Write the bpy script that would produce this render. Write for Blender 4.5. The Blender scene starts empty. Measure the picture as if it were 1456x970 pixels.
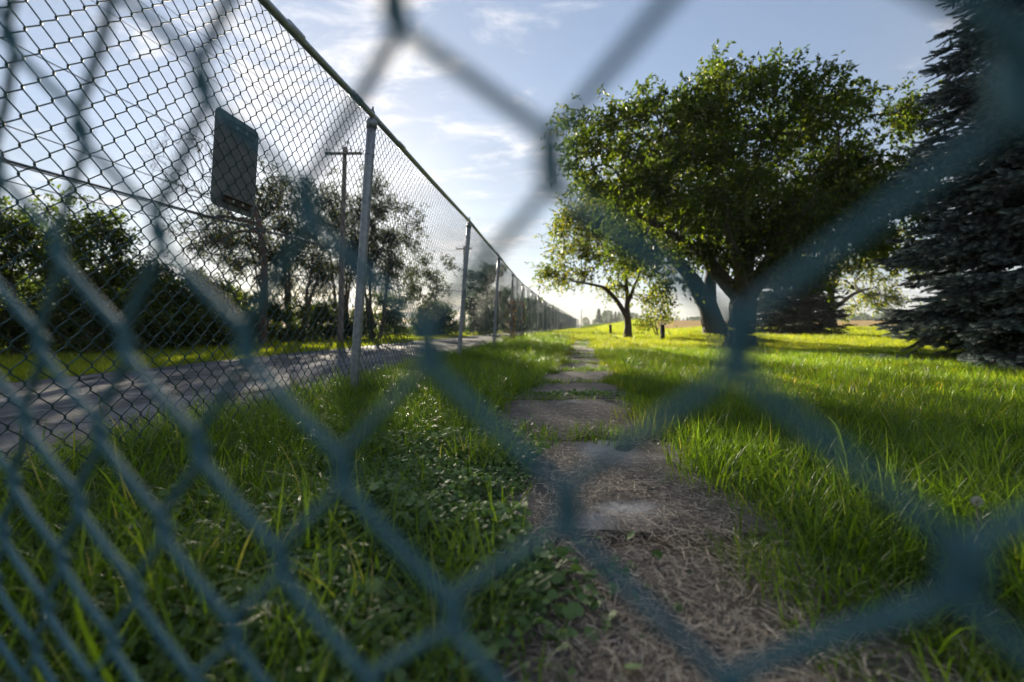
import bpy, math, random
import numpy as np
from mathutils import Matrix, Vector

random.seed(7)
RNG = np.random.default_rng(11)
scene = bpy.context.scene
COL = scene.collection
R = math.radians

# ------------------------------------------------------------------ camera
F = 647.0                      # focal length in pixels of the 1456 px wide photograph (16 mm on full frame)
CAM_H = 0.475
PITCH = R(1.95)
cam_d = bpy.data.cameras.new('camera')
cam_d.sensor_width = 36.0
cam_d.lens = 36.0 * F / 1456.0
cam_d.clip_start = 0.01
cam_d.clip_end = 3000
cam_d.dof.use_dof = True
cam_d.dof.focus_distance = 1.9
cam_d.dof.aperture_fstop = 2.1
cam_d.dof.aperture_blades = 0
cam = bpy.data.objects.new('camera', cam_d)
COL.objects.link(cam)
cam.location = (0, 0, CAM_H)
cam.rotation_euler = (R(90) - PITCH, 0, 0)
scene.camera = cam

# ------------------------------------------------------------------ sky and sun
SUN_AZ, SUN_EL = R(-20.4), R(15.5)
world = bpy.data.worlds.new('World')
scene.world = world
world.use_nodes = True
wt = world.node_tree
for n in list(wt.nodes):
    wt.nodes.remove(n)


def W(t, **kw):
    n = wt.nodes.new(t)
    for k, v in kw.items():
        setattr(n, k, v)
    return n


w_out = W('ShaderNodeOutputWorld')
w_bg = W('ShaderNodeBackground')
w_bg.inputs['Strength'].default_value = 0.052
w_sky = W('ShaderNodeTexSky', sky_type='NISHITA', sun_disc=False)
w_sky.sun_elevation = SUN_EL
w_sky.sun_rotation = SUN_AZ
w_sky.altitude = 200
w_sky.air_density = 1.0
w_sky.dust_density = 0.4
w_sky.ozone_density = 2.5
# thin wisps of cloud on a plane far overhead
w_tc = W('ShaderNodeTexCoord')
w_sep = W('ShaderNodeSeparateXYZ')
wt.links.new(w_tc.outputs['Generated'], w_sep.inputs[0])
w_zc = W('ShaderNodeMath', operation='MAXIMUM')
w_zc.inputs[1].default_value = 0.0
wt.links.new(w_sep.outputs['Z'], w_zc.inputs[0])
w_za = W('ShaderNodeMath', operation='ADD')
w_za.inputs[1].default_value = 0.12
wt.links.new(w_zc.outputs[0], w_za.inputs[0])
w_dx = W('ShaderNodeMath', operation='DIVIDE')
w_dy = W('ShaderNodeMath', operation='DIVIDE')
wt.links.new(w_sep.outputs['X'], w_dx.inputs[0])
wt.links.new(w_za.outputs[0], w_dx.inputs[1])
wt.links.new(w_sep.outputs['Y'], w_dy.inputs[0])
wt.links.new(w_za.outputs[0], w_dy.inputs[1])
w_cmb = W('ShaderNodeCombineXYZ')
wt.links.new(w_dx.outputs[0], w_cmb.inputs[0])
wt.links.new(w_dy.outputs[0], w_cmb.inputs[1])
w_n1 = W('ShaderNodeTexNoise')
w_n1.inputs['Scale'].default_value = 3.6
w_n1.inputs['Detail'].default_value = 9
w_n1.inputs['Roughness'].default_value = 0.62
w_n1.inputs['Distortion'].default_value = 0.5
w_map = W('ShaderNodeMapping')
w_map.inputs['Scale'].default_value = (1.0, 1.7, 1.0)
w_map.inputs['Rotation'].default_value = (0, 0, R(18))
w_map.inputs['Location'].default_value = (3.1, 1.7, 0)
wt.links.new(w_cmb.outputs[0], w_map.inputs[0])
wt.links.new(w_map.outputs[0], w_n1.inputs['Vector'])
w_n2 = W('ShaderNodeTexNoise')
w_n2.inputs['Scale'].default_value = 0.8
w_n2.inputs['Detail'].default_value = 3
wt.links.new(w_map.outputs[0], w_n2.inputs['Vector'])
w_mul = W('ShaderNodeMath', operation='MULTIPLY')
wt.links.new(w_n1.outputs['Fac'], w_mul.inputs[0])
wt.links.new(w_n2.outputs['Fac'], w_mul.inputs[1])
w_ramp = W('ShaderNodeMapRange')
w_ramp.interpolation_type = 'SMOOTHSTEP'
w_ramp.inputs['From Min'].default_value = 0.255
w_ramp.inputs['From Max'].default_value = 0.42
w_ramp.inputs['To Max'].default_value = 0.85
wt.links.new(w_mul.outputs[0], w_ramp.inputs['Value'])
w_mix = W('ShaderNodeMix', data_type='RGBA')
wt.links.new(w_ramp.outputs[0], w_mix.inputs['Factor'])
w_mix.inputs['B'].default_value = (6.2, 6.1, 6.1, 1)
# thin bright haze veil, thicker towards the horizon all the way round
w_e = W('ShaderNodeMath', operation='MULTIPLY')
w_e.inputs[1].default_value = -1.5
wt.links.new(w_zc.outputs[0], w_e.inputs[0])
w_ex = W('ShaderNodeMath', operation='EXPONENT')
wt.links.new(w_e.outputs[0], w_ex.inputs[0])
w_n3 = W('ShaderNodeMapRange')
w_n3.inputs['To Min'].default_value = 0.62
w_n3.inputs['To Max'].default_value = 1.05
w_n3.inputs['From Min'].default_value = 0.3
w_n3.inputs['From Max'].default_value = 0.7
wt.links.new(w_n2.outputs['Fac'], w_n3.inputs['Value'])
w_vf = W('ShaderNodeMath', operation='MULTIPLY')
w_vf.use_clamp = True
wt.links.new(w_ex.outputs[0], w_vf.inputs[0])
wt.links.new(w_n3.outputs[0], w_vf.inputs[1])
w_veil = W('ShaderNodeMix', data_type='RGBA')
wt.links.new(w_vf.outputs[0], w_veil.inputs['Factor'])
wt.links.new(w_sky.outputs[0], w_veil.inputs['A'])
w_veil.inputs['B'].default_value = (2.6, 2.63, 2.75, 1)
wt.links.new(w_veil.outputs['Result'], w_mix.inputs['A'])
wt.links.new(w_mix.outputs['Result'], w_bg.inputs['Color'])
wt.links.new(w_bg.outputs[0], w_out.inputs[0])

sun_d = bpy.data.lights.new('sun', 'SUN')
sun_d.energy = 5.0
sun_d.angle = R(0.53)
sun_d.color = (1.0, 0.89, 0.70)
sun = bpy.data.objects.new('sun', sun_d)
COL.objects.link(sun)
sdir = Vector((math.sin(SUN_AZ) * math.cos(SUN_EL), math.cos(SUN_AZ) * math.cos(SUN_EL), math.sin(SUN_EL)))
sun.rotation_euler = sdir.to_track_quat('Z', 'Y').to_euler()

scene.view_settings.view_transform = 'Standard'
scene.view_settings.look = 'None'
scene.view_settings.gamma = 1
scene.view_settings.exposure = 1.9
scene.view_settings.use_curve_mapping = False
scene.cycles.max_bounces = 5
scene.cycles.diffuse_bounces = 3
scene.cycles.glossy_bounces = 2
scene.cycles.transmission_bounces = 4
scene.cycles.transparent_max_bounces = 8
scene.cycles.use_denoising = True
scene.cycles.use_adaptive_sampling = True
scene.cycles.adaptive_threshold = 0.02


# ------------------------------------------------------------------ small maths
def vnoise(x, y, seed=0):
    x = np.asarray(x, float)
    y = np.asarray(y, float)
    xi = np.floor(x).astype(np.int64)
    yi = np.floor(y).astype(np.int64)
    fx, fy = x - xi, y - yi
    fx = fx * fx * (3 - 2 * fx)
    fy = fy * fy * (3 - 2 * fy)

    def h(a, b):
        n = (a * 374761393 + b * 668265263 + seed * 974634777) & 0x7fffffff
        n = ((n ^ (n >> 13)) * 1274126177) & 0x7fffffff
        return ((n ^ (n >> 16)) & 0xffff) / 65535.0
    return (h(xi, yi) * (1 - fx) + h(xi + 1, yi) * fx) * (1 - fy) + (h(xi, yi + 1) * (1 - fx) + h(xi + 1, yi + 1) * fx) * fy


def smooth(t):
    t = np.clip(t, 0, 1)
    return t * t * (3 - 2 * t)


FY = np.array([-60, 0.0, 15, 27, 60, 100, 300.0])
FX = np.array([-8.27, -1.43, 0.28, 2.02, 7.63, 14.6, 50.0])


def fence_x(y):
    return np.interp(y, FY, FX)


PY = np.array([-5, 0, 1.3, 2.8, 4.1, 5.9, 10.6, 15, 40.0])
PX = np.array([0.12, 0.2, 0.27, 0.36, 0.6, 0.93, 1.62, 2.32, 6.2])


def path_x(y):
    return np.interp(y, PY, PX)


def zg(x, y):
    x = np.asarray(x, float)
    y = np.asarray(y, float)
    d = fence_x(y) - x
    z = -0.35 * smooth((d - 0.12) / 0.85)
    right = smooth((x - 0.13 * y - 1.0) / 9.0)
    z = z + 0.028 * np.clip(np.minimum(y, 62) - 20, 0, None) * right * (d < 0)
    z = z + 0.26 * np.exp(-((x - 6.05) ** 2 + (y - 13.6) ** 2) / 2.2)
    z = z + 0.03 * (vnoise(x * 0.8, y * 0.8, 3) - 0.5) * np.exp(-np.abs(x) * 0.03) * (np.abs(x - path_x(y)) > 0.45)
    return z


def px(x, y_depth):
    return (x - 728.0) / F * y_depth


# ------------------------------------------------------------------ mesh helpers
def mesh_np(name, verts, faces, loops_per=None, smooth_shade=False):
    """verts Nx3; faces either MxK array or list of lists"""
    me = bpy.data.meshes.new(name)
    verts = np.asarray(verts, np.float32)
    if isinstance(faces, np.ndarray):
        m, k = faces.shape
        me.vertices.add(len(verts))
        me.vertices.foreach_set('co', verts.ravel())
        me.loops.add(m * k)
        me.loops.foreach_set('vertex_index', faces.astype(np.int32).ravel())
        me.polygons.add(m)
        me.polygons.foreach_set('loop_start', np.arange(0, m * k, k, dtype=np.int32))
        me.update(calc_edges=True)
    else:
        me.from_pydata(verts.tolist(), [], faces)
        me.update()
    if smooth_shade:
        me.polygons.foreach_set('use_smooth', np.ones(len(me.polygons), bool))
    return me


def obj(name, me, mat=None, parent=None, loc=None, rot=None, **props):
    o = bpy.data.objects.new(name, me)
    COL.objects.link(o)
    if mat is not None and me is not None and len(me.materials) == 0:
        me.materials.append(mat)
    if parent is not None:
        o.parent = parent
    if loc is not None:
        o.location = loc
    if rot is not None:
        o.rotation_euler = rot
    for k, v in props.items():
        o[k] = v
    return o


def thing(name, label, cat, loc=(0, 0, 0), rot=(0, 0, 0), group=None):
    o = bpy.data.objects.new(name, None)
    COL.objects.link(o)
    o.empty_display_size = 0.1
    o.location = loc
    o.rotation_euler = rot
    o['label'] = label
    o['category'] = cat
    if group:
        o['group'] = group
    return o


class MB:
    """collects pieces of mesh of mixed faces"""
    def __init__(self):
        self.v = []
        self.f = []
        self.n = 0

    def add(self, v, f):
        v = np.asarray(v, float)
        self.v.append(v)
        for q in f:
            self.f.append([int(a) + self.n for a in q])
        self.n += len(v)

    def box(self, c, s, rot=None):
        c = np.array(c)
        s = np.array(s) / 2
        v = np.array([[-1, -1, -1], [1, -1, -1], [1, 1, -1], [-1, 1, -1], [-1, -1, 1], [1, -1, 1], [1, 1, 1], [-1, 1, 1]]) * s
        if rot is not None:
            v = v @ np.array(rot.to_matrix()).T
        self.add(v + c, [(0, 3, 2, 1), (4, 5, 6, 7), (0, 1, 5, 4), (1, 2, 6, 5), (2, 3, 7, 6), (3, 0, 4, 7)])

    def tube(self, pts, rad, k=8, cap=True):
        v, f = tube_np(pts, rad, k)
        f = f.tolist()
        n = len(pts)
        if cap:
            f.append(list(range(k))[::-1])
            f.append([(n - 1) * k + i for i in range(k)])
        self.add(v, f)

    def mesh(self, name, smooth_shade=False):
        return mesh_np(name, np.vstack(self.v), self.f, smooth_shade=smooth_shade)


def tube_np(pts, rad, k=8):
    pts = np.asarray(pts, float)
    n = len(pts)
    rad = np.broadcast_to(np.asarray(rad, float), (n,))
    t = np.gradient(pts, axis=0)
    t /= np.linalg.norm(t, axis=1)[:, None] + 1e-12
    ref = np.array([0.0, 0, 1]) if abs(t[:, 2]).mean() < 0.8 else np.array([1.0, 0, 0])
    a = np.cross(t, ref)
    a /= np.linalg.norm(a, axis=1)[:, None] + 1e-12
    b = np.cross(t, a)
    ang = np.arange(k) * 2 * np.pi / k
    ring = a[:, None, :] * np.cos(ang)[None, :, None] + b[:, None, :] * np.sin(ang)[None, :, None]
    v = (pts[:, None, :] + ring * rad[:, None, None]).reshape(-1, 3)
    i = np.arange(n - 1)[:, None] * k
    j = np.arange(k)[None, :]
    j2 = (j + 1) % k
    f = np.stack([i + j, i + j2, i + k + j2, i + k + j], -1).reshape(-1, 4)
    return v, f


def scatter(name, pts, rot, scl, sources, parent=None, **props):
    """one object whose points carry copies of small source meshes (grass tufts, needle sprays)"""
    me = bpy.data.meshes.new(name)
    n = len(pts)
    me.vertices.add(n)
    me.vertices.foreach_set('co', np.asarray(pts, np.float32).ravel())
    a = me.attributes.new('rot', 'FLOAT_VECTOR', 'POINT')
    a.data.foreach_set('vector', np.asarray(rot, np.float32).ravel())
    a = me.attributes.new('scl', 'FLOAT_VECTOR', 'POINT')
    s = np.asarray(scl, np.float32)
    if s.ndim == 1:
        s = np.repeat(s[:, None], 3, 1)
    a.data.foreach_set('vector', s.ravel())
    a = me.attributes.new('idx', 'INT', 'POINT')
    a.data.foreach_set('value', RNG.integers(0, len(sources), n).astype(np.int32))
    o = obj(name, me, None, parent, **props)
    for sm in sources[0].data.materials:
        me.materials.append(sm)
    ng = bpy.data.node_groups.new(name + '_scatter', 'GeometryNodeTree')
    ng.interface.new_socket('Geometry', in_out='INPUT', socket_type='NodeSocketGeometry')
    ng.interface.new_socket('Geometry', in_out='OUTPUT', socket_type='NodeSocketGeometry')
    N = ng.nodes.new
    L = ng.links.new
    gi, go = N('NodeGroupInput'), N('NodeGroupOutput')
    m2p = N('GeometryNodeMeshToPoints')
    L(gi.outputs[0], m2p.inputs['Mesh'])
    iop = N('GeometryNodeInstanceOnPoints')
    L(m2p.outputs[0], iop.inputs['Points'])
    join = N('GeometryNodeJoinGeometry')
    for so in sources[::-1]:
        oi = N('GeometryNodeObjectInfo')
        oi.inputs['Object'].default_value = so
        g2i = N('GeometryNodeGeometryToInstance')
        L(oi.outputs['Geometry'], g2i.inputs[0])
        L(g2i.outputs[0], join.inputs[0])
    L(join.outputs[0], iop.inputs['Instance'])
    iop.inputs['Pick Instance'].default_value = True

    def attr(nm, t):
        q = N('GeometryNodeInputNamedAttribute')
        q.data_type = t
        q.inputs['Name'].default_value = nm
        return q.outputs['Attribute']
    L(attr('idx', 'INT'), iop.inputs['Instance Index'])
    e2r = N('FunctionNodeEulerToRotation')
    L(attr('rot', 'FLOAT_VECTOR'), e2r.inputs[0])
    L(e2r.outputs[0], iop.inputs['Rotation'])
    L(attr('scl', 'FLOAT_VECTOR'), iop.inputs['Scale'])
    L(iop.outputs[0], go.inputs[0])
    md = o.modifiers.new('scatter', 'NODES')
    md.node_group = ng
    return o


def source(name, me, mat):
    me.materials.append(mat)
    return bpy.data.objects.new(name, me)      # never linked: only its mesh is used


def euler_z_to(d):
    d = d / (np.linalg.norm(d, axis=1)[:, None] + 1e-9)
    th = np.arccos(np.clip(d[:, 2], -1, 1))
    ph = np.arctan2(d[:, 1], d[:, 0])
    return np.stack([np.zeros_like(th), th, ph], 1)


# ------------------------------------------------------------------ materials
def nmat(name):
    m = bpy.data.materials.new(name)
    m.use_nodes = True
    t = m.node_tree
    b = t.nodes['Principled BSDF']
    return m, t, b


def ramp(t, fac, stops):
    r = t.nodes.new('ShaderNodeValToRGB')
    el = r.color_ramp.elements
    while len(el) < len(stops):
        el.new(0.5)
    for e, (p, c) in zip(el, stops):
        e.position = p
        e.color = (*c, 1)
    t.links.new(fac, r.inputs[0])
    return r.outputs[0]


def noise(t, scale, detail=4, rough=0.55, vec=None, dist=0.0):
    n = t.nodes.new('ShaderNodeTexNoise')
    n.inputs['Scale'].default_value = scale
    n.inputs['Detail'].default_value = detail
    n.inputs['Roughness'].default_value = rough
    n.inputs['Distortion'].default_value = dist
    if vec is not None:
        t.links.new(vec, n.inputs['Vector'])
    return n.outputs['Fac']


def pos(t):
    return t.nodes.new('ShaderNodeNewGeometry').outputs['Position']


def bump(t, b, h, strength=0.5, dist=0.01):
    n = t.nodes.new('ShaderNodeBump')
    n.inputs['Strength'].default_value = strength
    n.inputs['Distance'].default_value = dist
    t.links.new(h, n.inputs['Height'])
    t.links.new(n.outputs[0], b.inputs['Normal'])


def mixc(t, fac, a, b_, mode='MIX'):
    n = t.nodes.new('ShaderNodeMix')
    n.data_type = 'RGBA'
    n.blend_type = mode
    for s, v in (('Factor', fac), ('A', a), ('B', b_)):
        if isinstance(v, (int, float)):
            n.inputs[s].default_value = v
        elif isinstance(v, tuple):
            n.inputs[s].default_value = (*v, 1)
        else:
            t.links.new(v, n.inputs[s])
    return n.outputs['Result']


def math_n(t, op, a, b_=None):
    n = t.nodes.new('ShaderNodeMath')
    n.operation = op
    for i, v in enumerate((a, b_)):
        if v is None:
            continue
        if isinstance(v, (int, float)):
            n.inputs[i].default_value = v
        else:
            t.links.new(v, n.inputs[i])
    return n.outputs[0]


def attr_fac(t, name):
    n = t.nodes.new('ShaderNodeAttribute')
    n.attribute_name = name
    return n.outputs['Fac']


def foliage(name, stops, trans, tfac=0.45, rough=0.5, use_random=False, spec=0.35, patch=0.0):
    """leaf: a coloured reflecting side and light let through"""
    m, t, b = nmat(name)
    fac = attr_fac(t, 'tint')
    if use_random:
        oi = t.nodes.new('ShaderNodeObjectInfo')
        fac = math_n(t, 'ADD', math_n(t, 'MULTIPLY', fac, 0.6), math_n(t, 'MULTIPLY', oi.outputs['Random'], 0.4))
    if patch:
        nz = noise(t, patch, 3, 0.6, pos(t))
        fac = math_n(t, 'ADD', math_n(t, 'MULTIPLY', fac, 0.6), math_n(t, 'MULTIPLY', math_n(t, 'SUBTRACT', nz, 0.15), 0.55))
    col = ramp(t, fac, stops)
    t.links.new(col, b.inputs['Base Color'])
    b.inputs['Roughness'].default_value = rough
    b.inputs['Specular IOR Level'].default_value = spec
    tr = t.nodes.new('ShaderNodeBsdfTranslucent')
    tc = mixc(t, 1.0, col, trans, 'MULTIPLY')
    t.links.new(tc, tr.inputs['Color'])
    mx = t.nodes.new('ShaderNodeMixShader')
    mx.inputs[0].default_value = tfac
    t.links.new(b.outputs[0], mx.inputs[1])
    t.links.new(tr.outputs[0], mx.inputs[2])
    t.links.new(mx.outputs[0], t.nodes['Material Output'].inputs[0])
    return m


def bark(name, c1, c2, scale=14):
    m, t, b = nmat(name)
    mp = t.nodes.new('ShaderNodeMapping')
    mp.inputs['Scale'].default_value = (1, 1, 0.22)
    t.links.new(pos(t), mp.inputs[0])
    nz = noise(t, scale, 8, 0.65, mp.outputs[0], 0.8)
    t.links.new(ramp(t, nz, [(0.3, c1), (0.7, c2)]), b.inputs['Base Color'])
    b.inputs['Roughness'].default_value = 0.9
    bump(t, b, nz, 0.9, 0.04)
    return m


def plain(name, c1, c2, scale=20, rough=0.6, metal=0.0, bstr=0.0, bdist=0.002):
    m, t, b = nmat(name)
    nz = noise(t, scale, 6, 0.6, pos(t))
    t.links.new(ramp(t, nz, [(0.3, c1), (0.7, c2)]), b.inputs['Base Color'])
    b.inputs['Roughness'].default_value = rough
    b.inputs['Metallic'].default_value = metal
    if bstr:
        bump(t, b, nz, bstr, bdist)
    return m


M = {}
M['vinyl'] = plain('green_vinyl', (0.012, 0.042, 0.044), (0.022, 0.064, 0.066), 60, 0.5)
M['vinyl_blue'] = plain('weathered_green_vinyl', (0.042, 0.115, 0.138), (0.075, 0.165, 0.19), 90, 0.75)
M['vinyl_blue'].node_tree.nodes['Principled BSDF'].inputs['Specular IOR Level'].default_value = 0.2
M['galv'] = plain('galvanised_steel', (0.17, 0.18, 0.195), (0.31, 0.325, 0.345), 35, 0.42, 0.5, 0.15)
M['galv_new'] = plain('bright_galvanised_steel', (0.28, 0.30, 0.33), (0.45, 0.47, 0.5), 35, 0.42, 0.6, 0.15)
M['sign'] = plain('bare_aluminium', (0.13, 0.135, 0.148), (0.235, 0.24, 0.255), 22, 0.5, 0.3)
M['rust'] = plain('rusty_steel', (0.05, 0.035, 0.028), (0.12, 0.08, 0.06), 60, 0.75, 0.2)
M['bolt'] = plain('zinc_bolt', (0.6, 0.6, 0.62), (0.75, 0.75, 0.77), 60, 0.3, 0.9)
M['bark'] = bark('grey_bark', (0.035, 0.028, 0.022), (0.12, 0.10, 0.085))
M['bark2'] = bark('brown_bark', (0.04, 0.028, 0.02), (0.13, 0.09, 0.065), 20)
M['pole'] = bark('weathered_pole_wood', (0.11, 0.085, 0.075), (0.24, 0.19, 0.17), 10)
M['cable'] = plain('black_cable', (0.012, 0.013, 0.016), (0.02, 0.02, 0.024), 5, 0.4)
M['insul'] = plain('brown_insulator', (0.05, 0.03, 0.025), (0.08, 0.05, 0.04), 5, 0.25)
M['stub'] = bark('dark_stub_wood', (0.02, 0.016, 0.013), (0.06, 0.048, 0.04), 30)
M['leaf_big'] = foliage('apple_leaf', [(0.12, (0.016, 0.032, 0.007)), (0.55, (0.038, 0.07, 0.013)), (0.95, (0.125, 0.148, 0.018))], (3.2, 2.7, 0.8), 0.5, 0.5, False, 0.25)
M['leaf_small'] = foliage('young_tree_leaf', [(0.1, (0.03, 0.06, 0.010)), (0.6, (0.075, 0.115, 0.015)), (0.95, (0.15, 0.16, 0.02))], (2.8, 2.3, 0.7), 0.55, 0.5, False, 0.25)
M['leaf_hedge'] = foliage('hedgerow_leaf', [(0.1, (0.014, 0.026, 0.006)), (0.6, (0.034, 0.062, 0.011)), (0.97, (0.13, 0.145, 0.015))], (3.2, 2.7, 0.8), 0.5, 0.5)
M['leaf_thin'] = foliage('olive_leaf', [(0.1, (0.02, 0.029, 0.010)), (0.6, (0.042, 0.056, 0.018)), (0.97, (0.085, 0.085, 0.03))], (2.0, 1.8, 1.0), 0.4, 0.5)
M['leaf_far'] = foliage('haze_tinted_far_leaf', [(0.1, (0.03, 0.055, 0.03)), (0.9, (0.07, 0.11, 0.05))], (1.6, 1.8, 1.0), 0.35, 0.6)  # bluish cast of distance haze put into the leaf colour
M['leaf_dead'] = foliage('dead_leaf', [(0.1, (0.035, 0.022, 0.012)), (0.9, (0.12, 0.065, 0.028))], (1.6, 1.3, 0.8), 0.35, 0.7)
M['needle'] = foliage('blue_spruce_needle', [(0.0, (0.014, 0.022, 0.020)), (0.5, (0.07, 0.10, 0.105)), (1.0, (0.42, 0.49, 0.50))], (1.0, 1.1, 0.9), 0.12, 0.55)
M['needle_dark'] = foliage('dark_spruce_needle', [(0.0, (0.012, 0.018, 0.012)), (1.0, (0.045, 0.055, 0.035))], (1.0, 1.1, 0.8), 0.12, 0.6)
GR = [(0.0, (0.03, 0.06, 0.008)), (0.45, (0.072, 0.135, 0.013)), (0.8, (0.115, 0.18, 0.02)), (1.0, (0.24, 0.22, 0.09))]
M['grass'] = foliage('grass_blade', GR, (2.8, 2.6, 0.9), 0.52, 0.4, True, 0.4)
M['grass_lawn'] = foliage('lawn_blade', [(0.0, (0.05, 0.075, 0.009)), (0.5, (0.09, 0.132, 0.013)), (0.85, (0.13, 0.168, 0.02)), (1.0, (0.30, 0.25, 0.10))], (3.5, 2.9, 0.8), 0.62, 0.45, True, 0.35)
M['ivy'] = foliage('ground_ivy_leaf', [(0.0, (0.04, 0.085, 0.022)), (0.6, (0.12, 0.20, 0.065)), (1.0, (0.24, 0.31, 0.14))], (1.6, 1.7, 0.8), 0.3, 0.55, False, 0.25)
M['straw'] = foliage('dry_straw', [(0.0, (0.09, 0.066, 0.05)), (0.5, (0.34, 0.27, 0.20)), (1.0, (0.75, 0.64, 0.50))], (1.0, 0.95, 0.85), 0.2, 0.6)
M['flower'] = plain('yellow_petal', (0.7, 0.42, 0.01), (0.8, 0.5, 0.02), 5, 0.6)
M['fluff'] = foliage('white_seed_fluff', [(0.0, (0.4, 0.4, 0.39)), (1.0, (0.55, 0.55, 0.53))], (1, 1, 1), 0.4, 0.7)
M['stem'] = plain('reddish_stem', (0.10, 0.06, 0.035), (0.14, 0.09, 0.05), 5, 0.6)
M['brick'] = plain('far_chimney', (0.25, 0.22, 0.2), (0.3, 0.27, 0.25), 1, 0.8)


def ground_mat():
    m, t, b = nmat('soil_and_turf')
    p = pos(t)
    n1 = noise(t, 6, 8, 0.7, p)
    n2 = noise(t, 0.35, 5, 0.6, p)
    n3 = noise(t, 45, 6, 0.7, p)
    turf = ramp(t, math_n(t, 'ADD', math_n(t, 'MULTIPLY', n1, 0.6), math_n(t, 'MULTIPLY', n2, 0.4)),
                [(0.3, (0.03, 0.042, 0.009)), (0.5, (0.075, 0.1, 0.014)), (0.7, (0.13, 0.15, 0.022))])
    field = ramp(t, n1, [(0.3, (0.26, 0.185, 0.09)), (0.7, (0.40, 0.30, 0.16))])
    dirt = ramp(t, n3, [(0.25, (0.03, 0.022, 0.017)), (0.5, (0.095, 0.075, 0.06)), (0.75, (0.2, 0.165, 0.13))])
    c = mixc(t, attr_fac(t, 'field'), turf, field)
    c = mixc(t, attr_fac(t, 'dirt'), c, dirt)
    t.links.new(c, b.inputs['Base Color'])
    b.inputs['Roughness'].default_value = 0.95
    b.inputs['Specular IOR Level'].default_value = 0.0
    bump(t, b, n3, 0.9, 0.03)
    return m


def slab_mat():
    m, t, b = nmat('weathered_concrete')
    p = pos(t)
    n1 = noise(t, 2.1, 7, 0.7, p, 0.4)
    n2 = noise(t, 90, 6, 0.75, p)
    n3 = noise(t, 9, 6, 0.65, p)
    conc = ramp(t, n2, [(0.3, (0.22, 0.21, 0.205)), (0.6, (0.42, 0.41, 0.40)), (0.8, (0.55, 0.535, 0.52))])
    dirt = ramp(t, n2, [(0.25, (0.035, 0.027, 0.021)), (0.5, (0.115, 0.095, 0.078)), (0.78, (0.24, 0.21, 0.178))])
    f = t.nodes.new('ShaderNodeMapRange')
    f.inputs['From Min'].default_value = 0.54
    f.inputs['From Max'].default_value = 0.67
    t.links.new(math_n(t, 'ADD', math_n(t, 'MULTIPLY', n1, 0.75), math_n(t, 'MULTIPLY', n3, 0.25)), f.inputs['Value'])
    bare = math_n(t, 'ADD', f.outputs[0], math_n(t, 'MULTIPLY', attr_fac(t, 'bare'), math_n(t, 'ADD', n3, 0.45)))
    bare = math_n(t, 'MINIMUM', bare, 1.0)
    t.links.new(mixc(t, bare, dirt, conc), b.inputs['Base Color'])
    b.inputs['Roughness'].default_value = 0.85
    bump(t, b, math_n(t, 'ADD', n2, n3), 0.8, 0.012)
    return m


def road_mat():
    m, t, b = nmat('old_asphalt')
    p = pos(t)
    n1 = noise(t, 160, 4, 0.7, p)
    mp = t.nodes.new('ShaderNodeMapping')
    mp.inputs['Scale'].default_value = (1.6, 0.16, 1)
    mp.inputs['Rotation'].default_value = (0, 0, R(7))
    t.links.new(p, mp.inputs[0])
    n2 = noise(t, 1.4, 6, 0.65, mp.outputs[0], 0.4)
    col = ramp(t, n2, [(0.32, (0.03, 0.03, 0.033)), (0.5, (0.085, 0.084, 0.09)), (0.68, (0.19, 0.187, 0.195))])
    sp = ramp(t, n1, [(0.3, (0.55, 0.55, 0.55)), (0.7, (1.35, 1.35, 1.35))])
    col = mixc(t, 1.0, col, sp, 'MULTIPLY')
    v = t.nodes.new('ShaderNodeTexVoronoi')
    v.feature = 'DISTANCE_TO_EDGE'
    v.inputs['Scale'].default_value = 0.8
    dv = t.nodes.new('ShaderNodeVectorMath')
    nn = t.nodes.new('ShaderNodeTexNoise')
    nn.inputs['Scale'].default_value = 2.2
    nn.inputs['Detail'].default_value = 5
    t.links.new(p, nn.inputs['Vector'])
    dv.operation = 'MULTIPLY_ADD'
    t.links.new(nn.outputs['Color'], dv.inputs[0])
    dv.inputs[1].default_value = (0.9, 0.9, 0)
    t.links.new(p, dv.inputs[2])
    t.links.new(dv.outputs[0], v.inputs['Vector'])
    cr = t.nodes.new('ShaderNodeMapRange')
    cr.inputs['From Min'].default_value = 0.006
    cr.inputs['From Max'].default_value = 0.035
    t.links.new(v.outputs['Distance'], cr.inputs['Value'])
    col = mixc(t, cr.outputs[0], (0.022, 0.021, 0.02), col)
    t.links.new(col, b.inputs['Base Color'])
    b.inputs['Roughness'].default_value = 0.9
    b.inputs['Specular IOR Level'].default_value = 0.2
    bump(t, b, math_n(t, 'ADD', n1, cr.outputs[0]), 0.35, 0.008)
    return m


M['ground'] = ground_mat()
M['slab'] = slab_mat()
M['road'] = road_mat()


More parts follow.
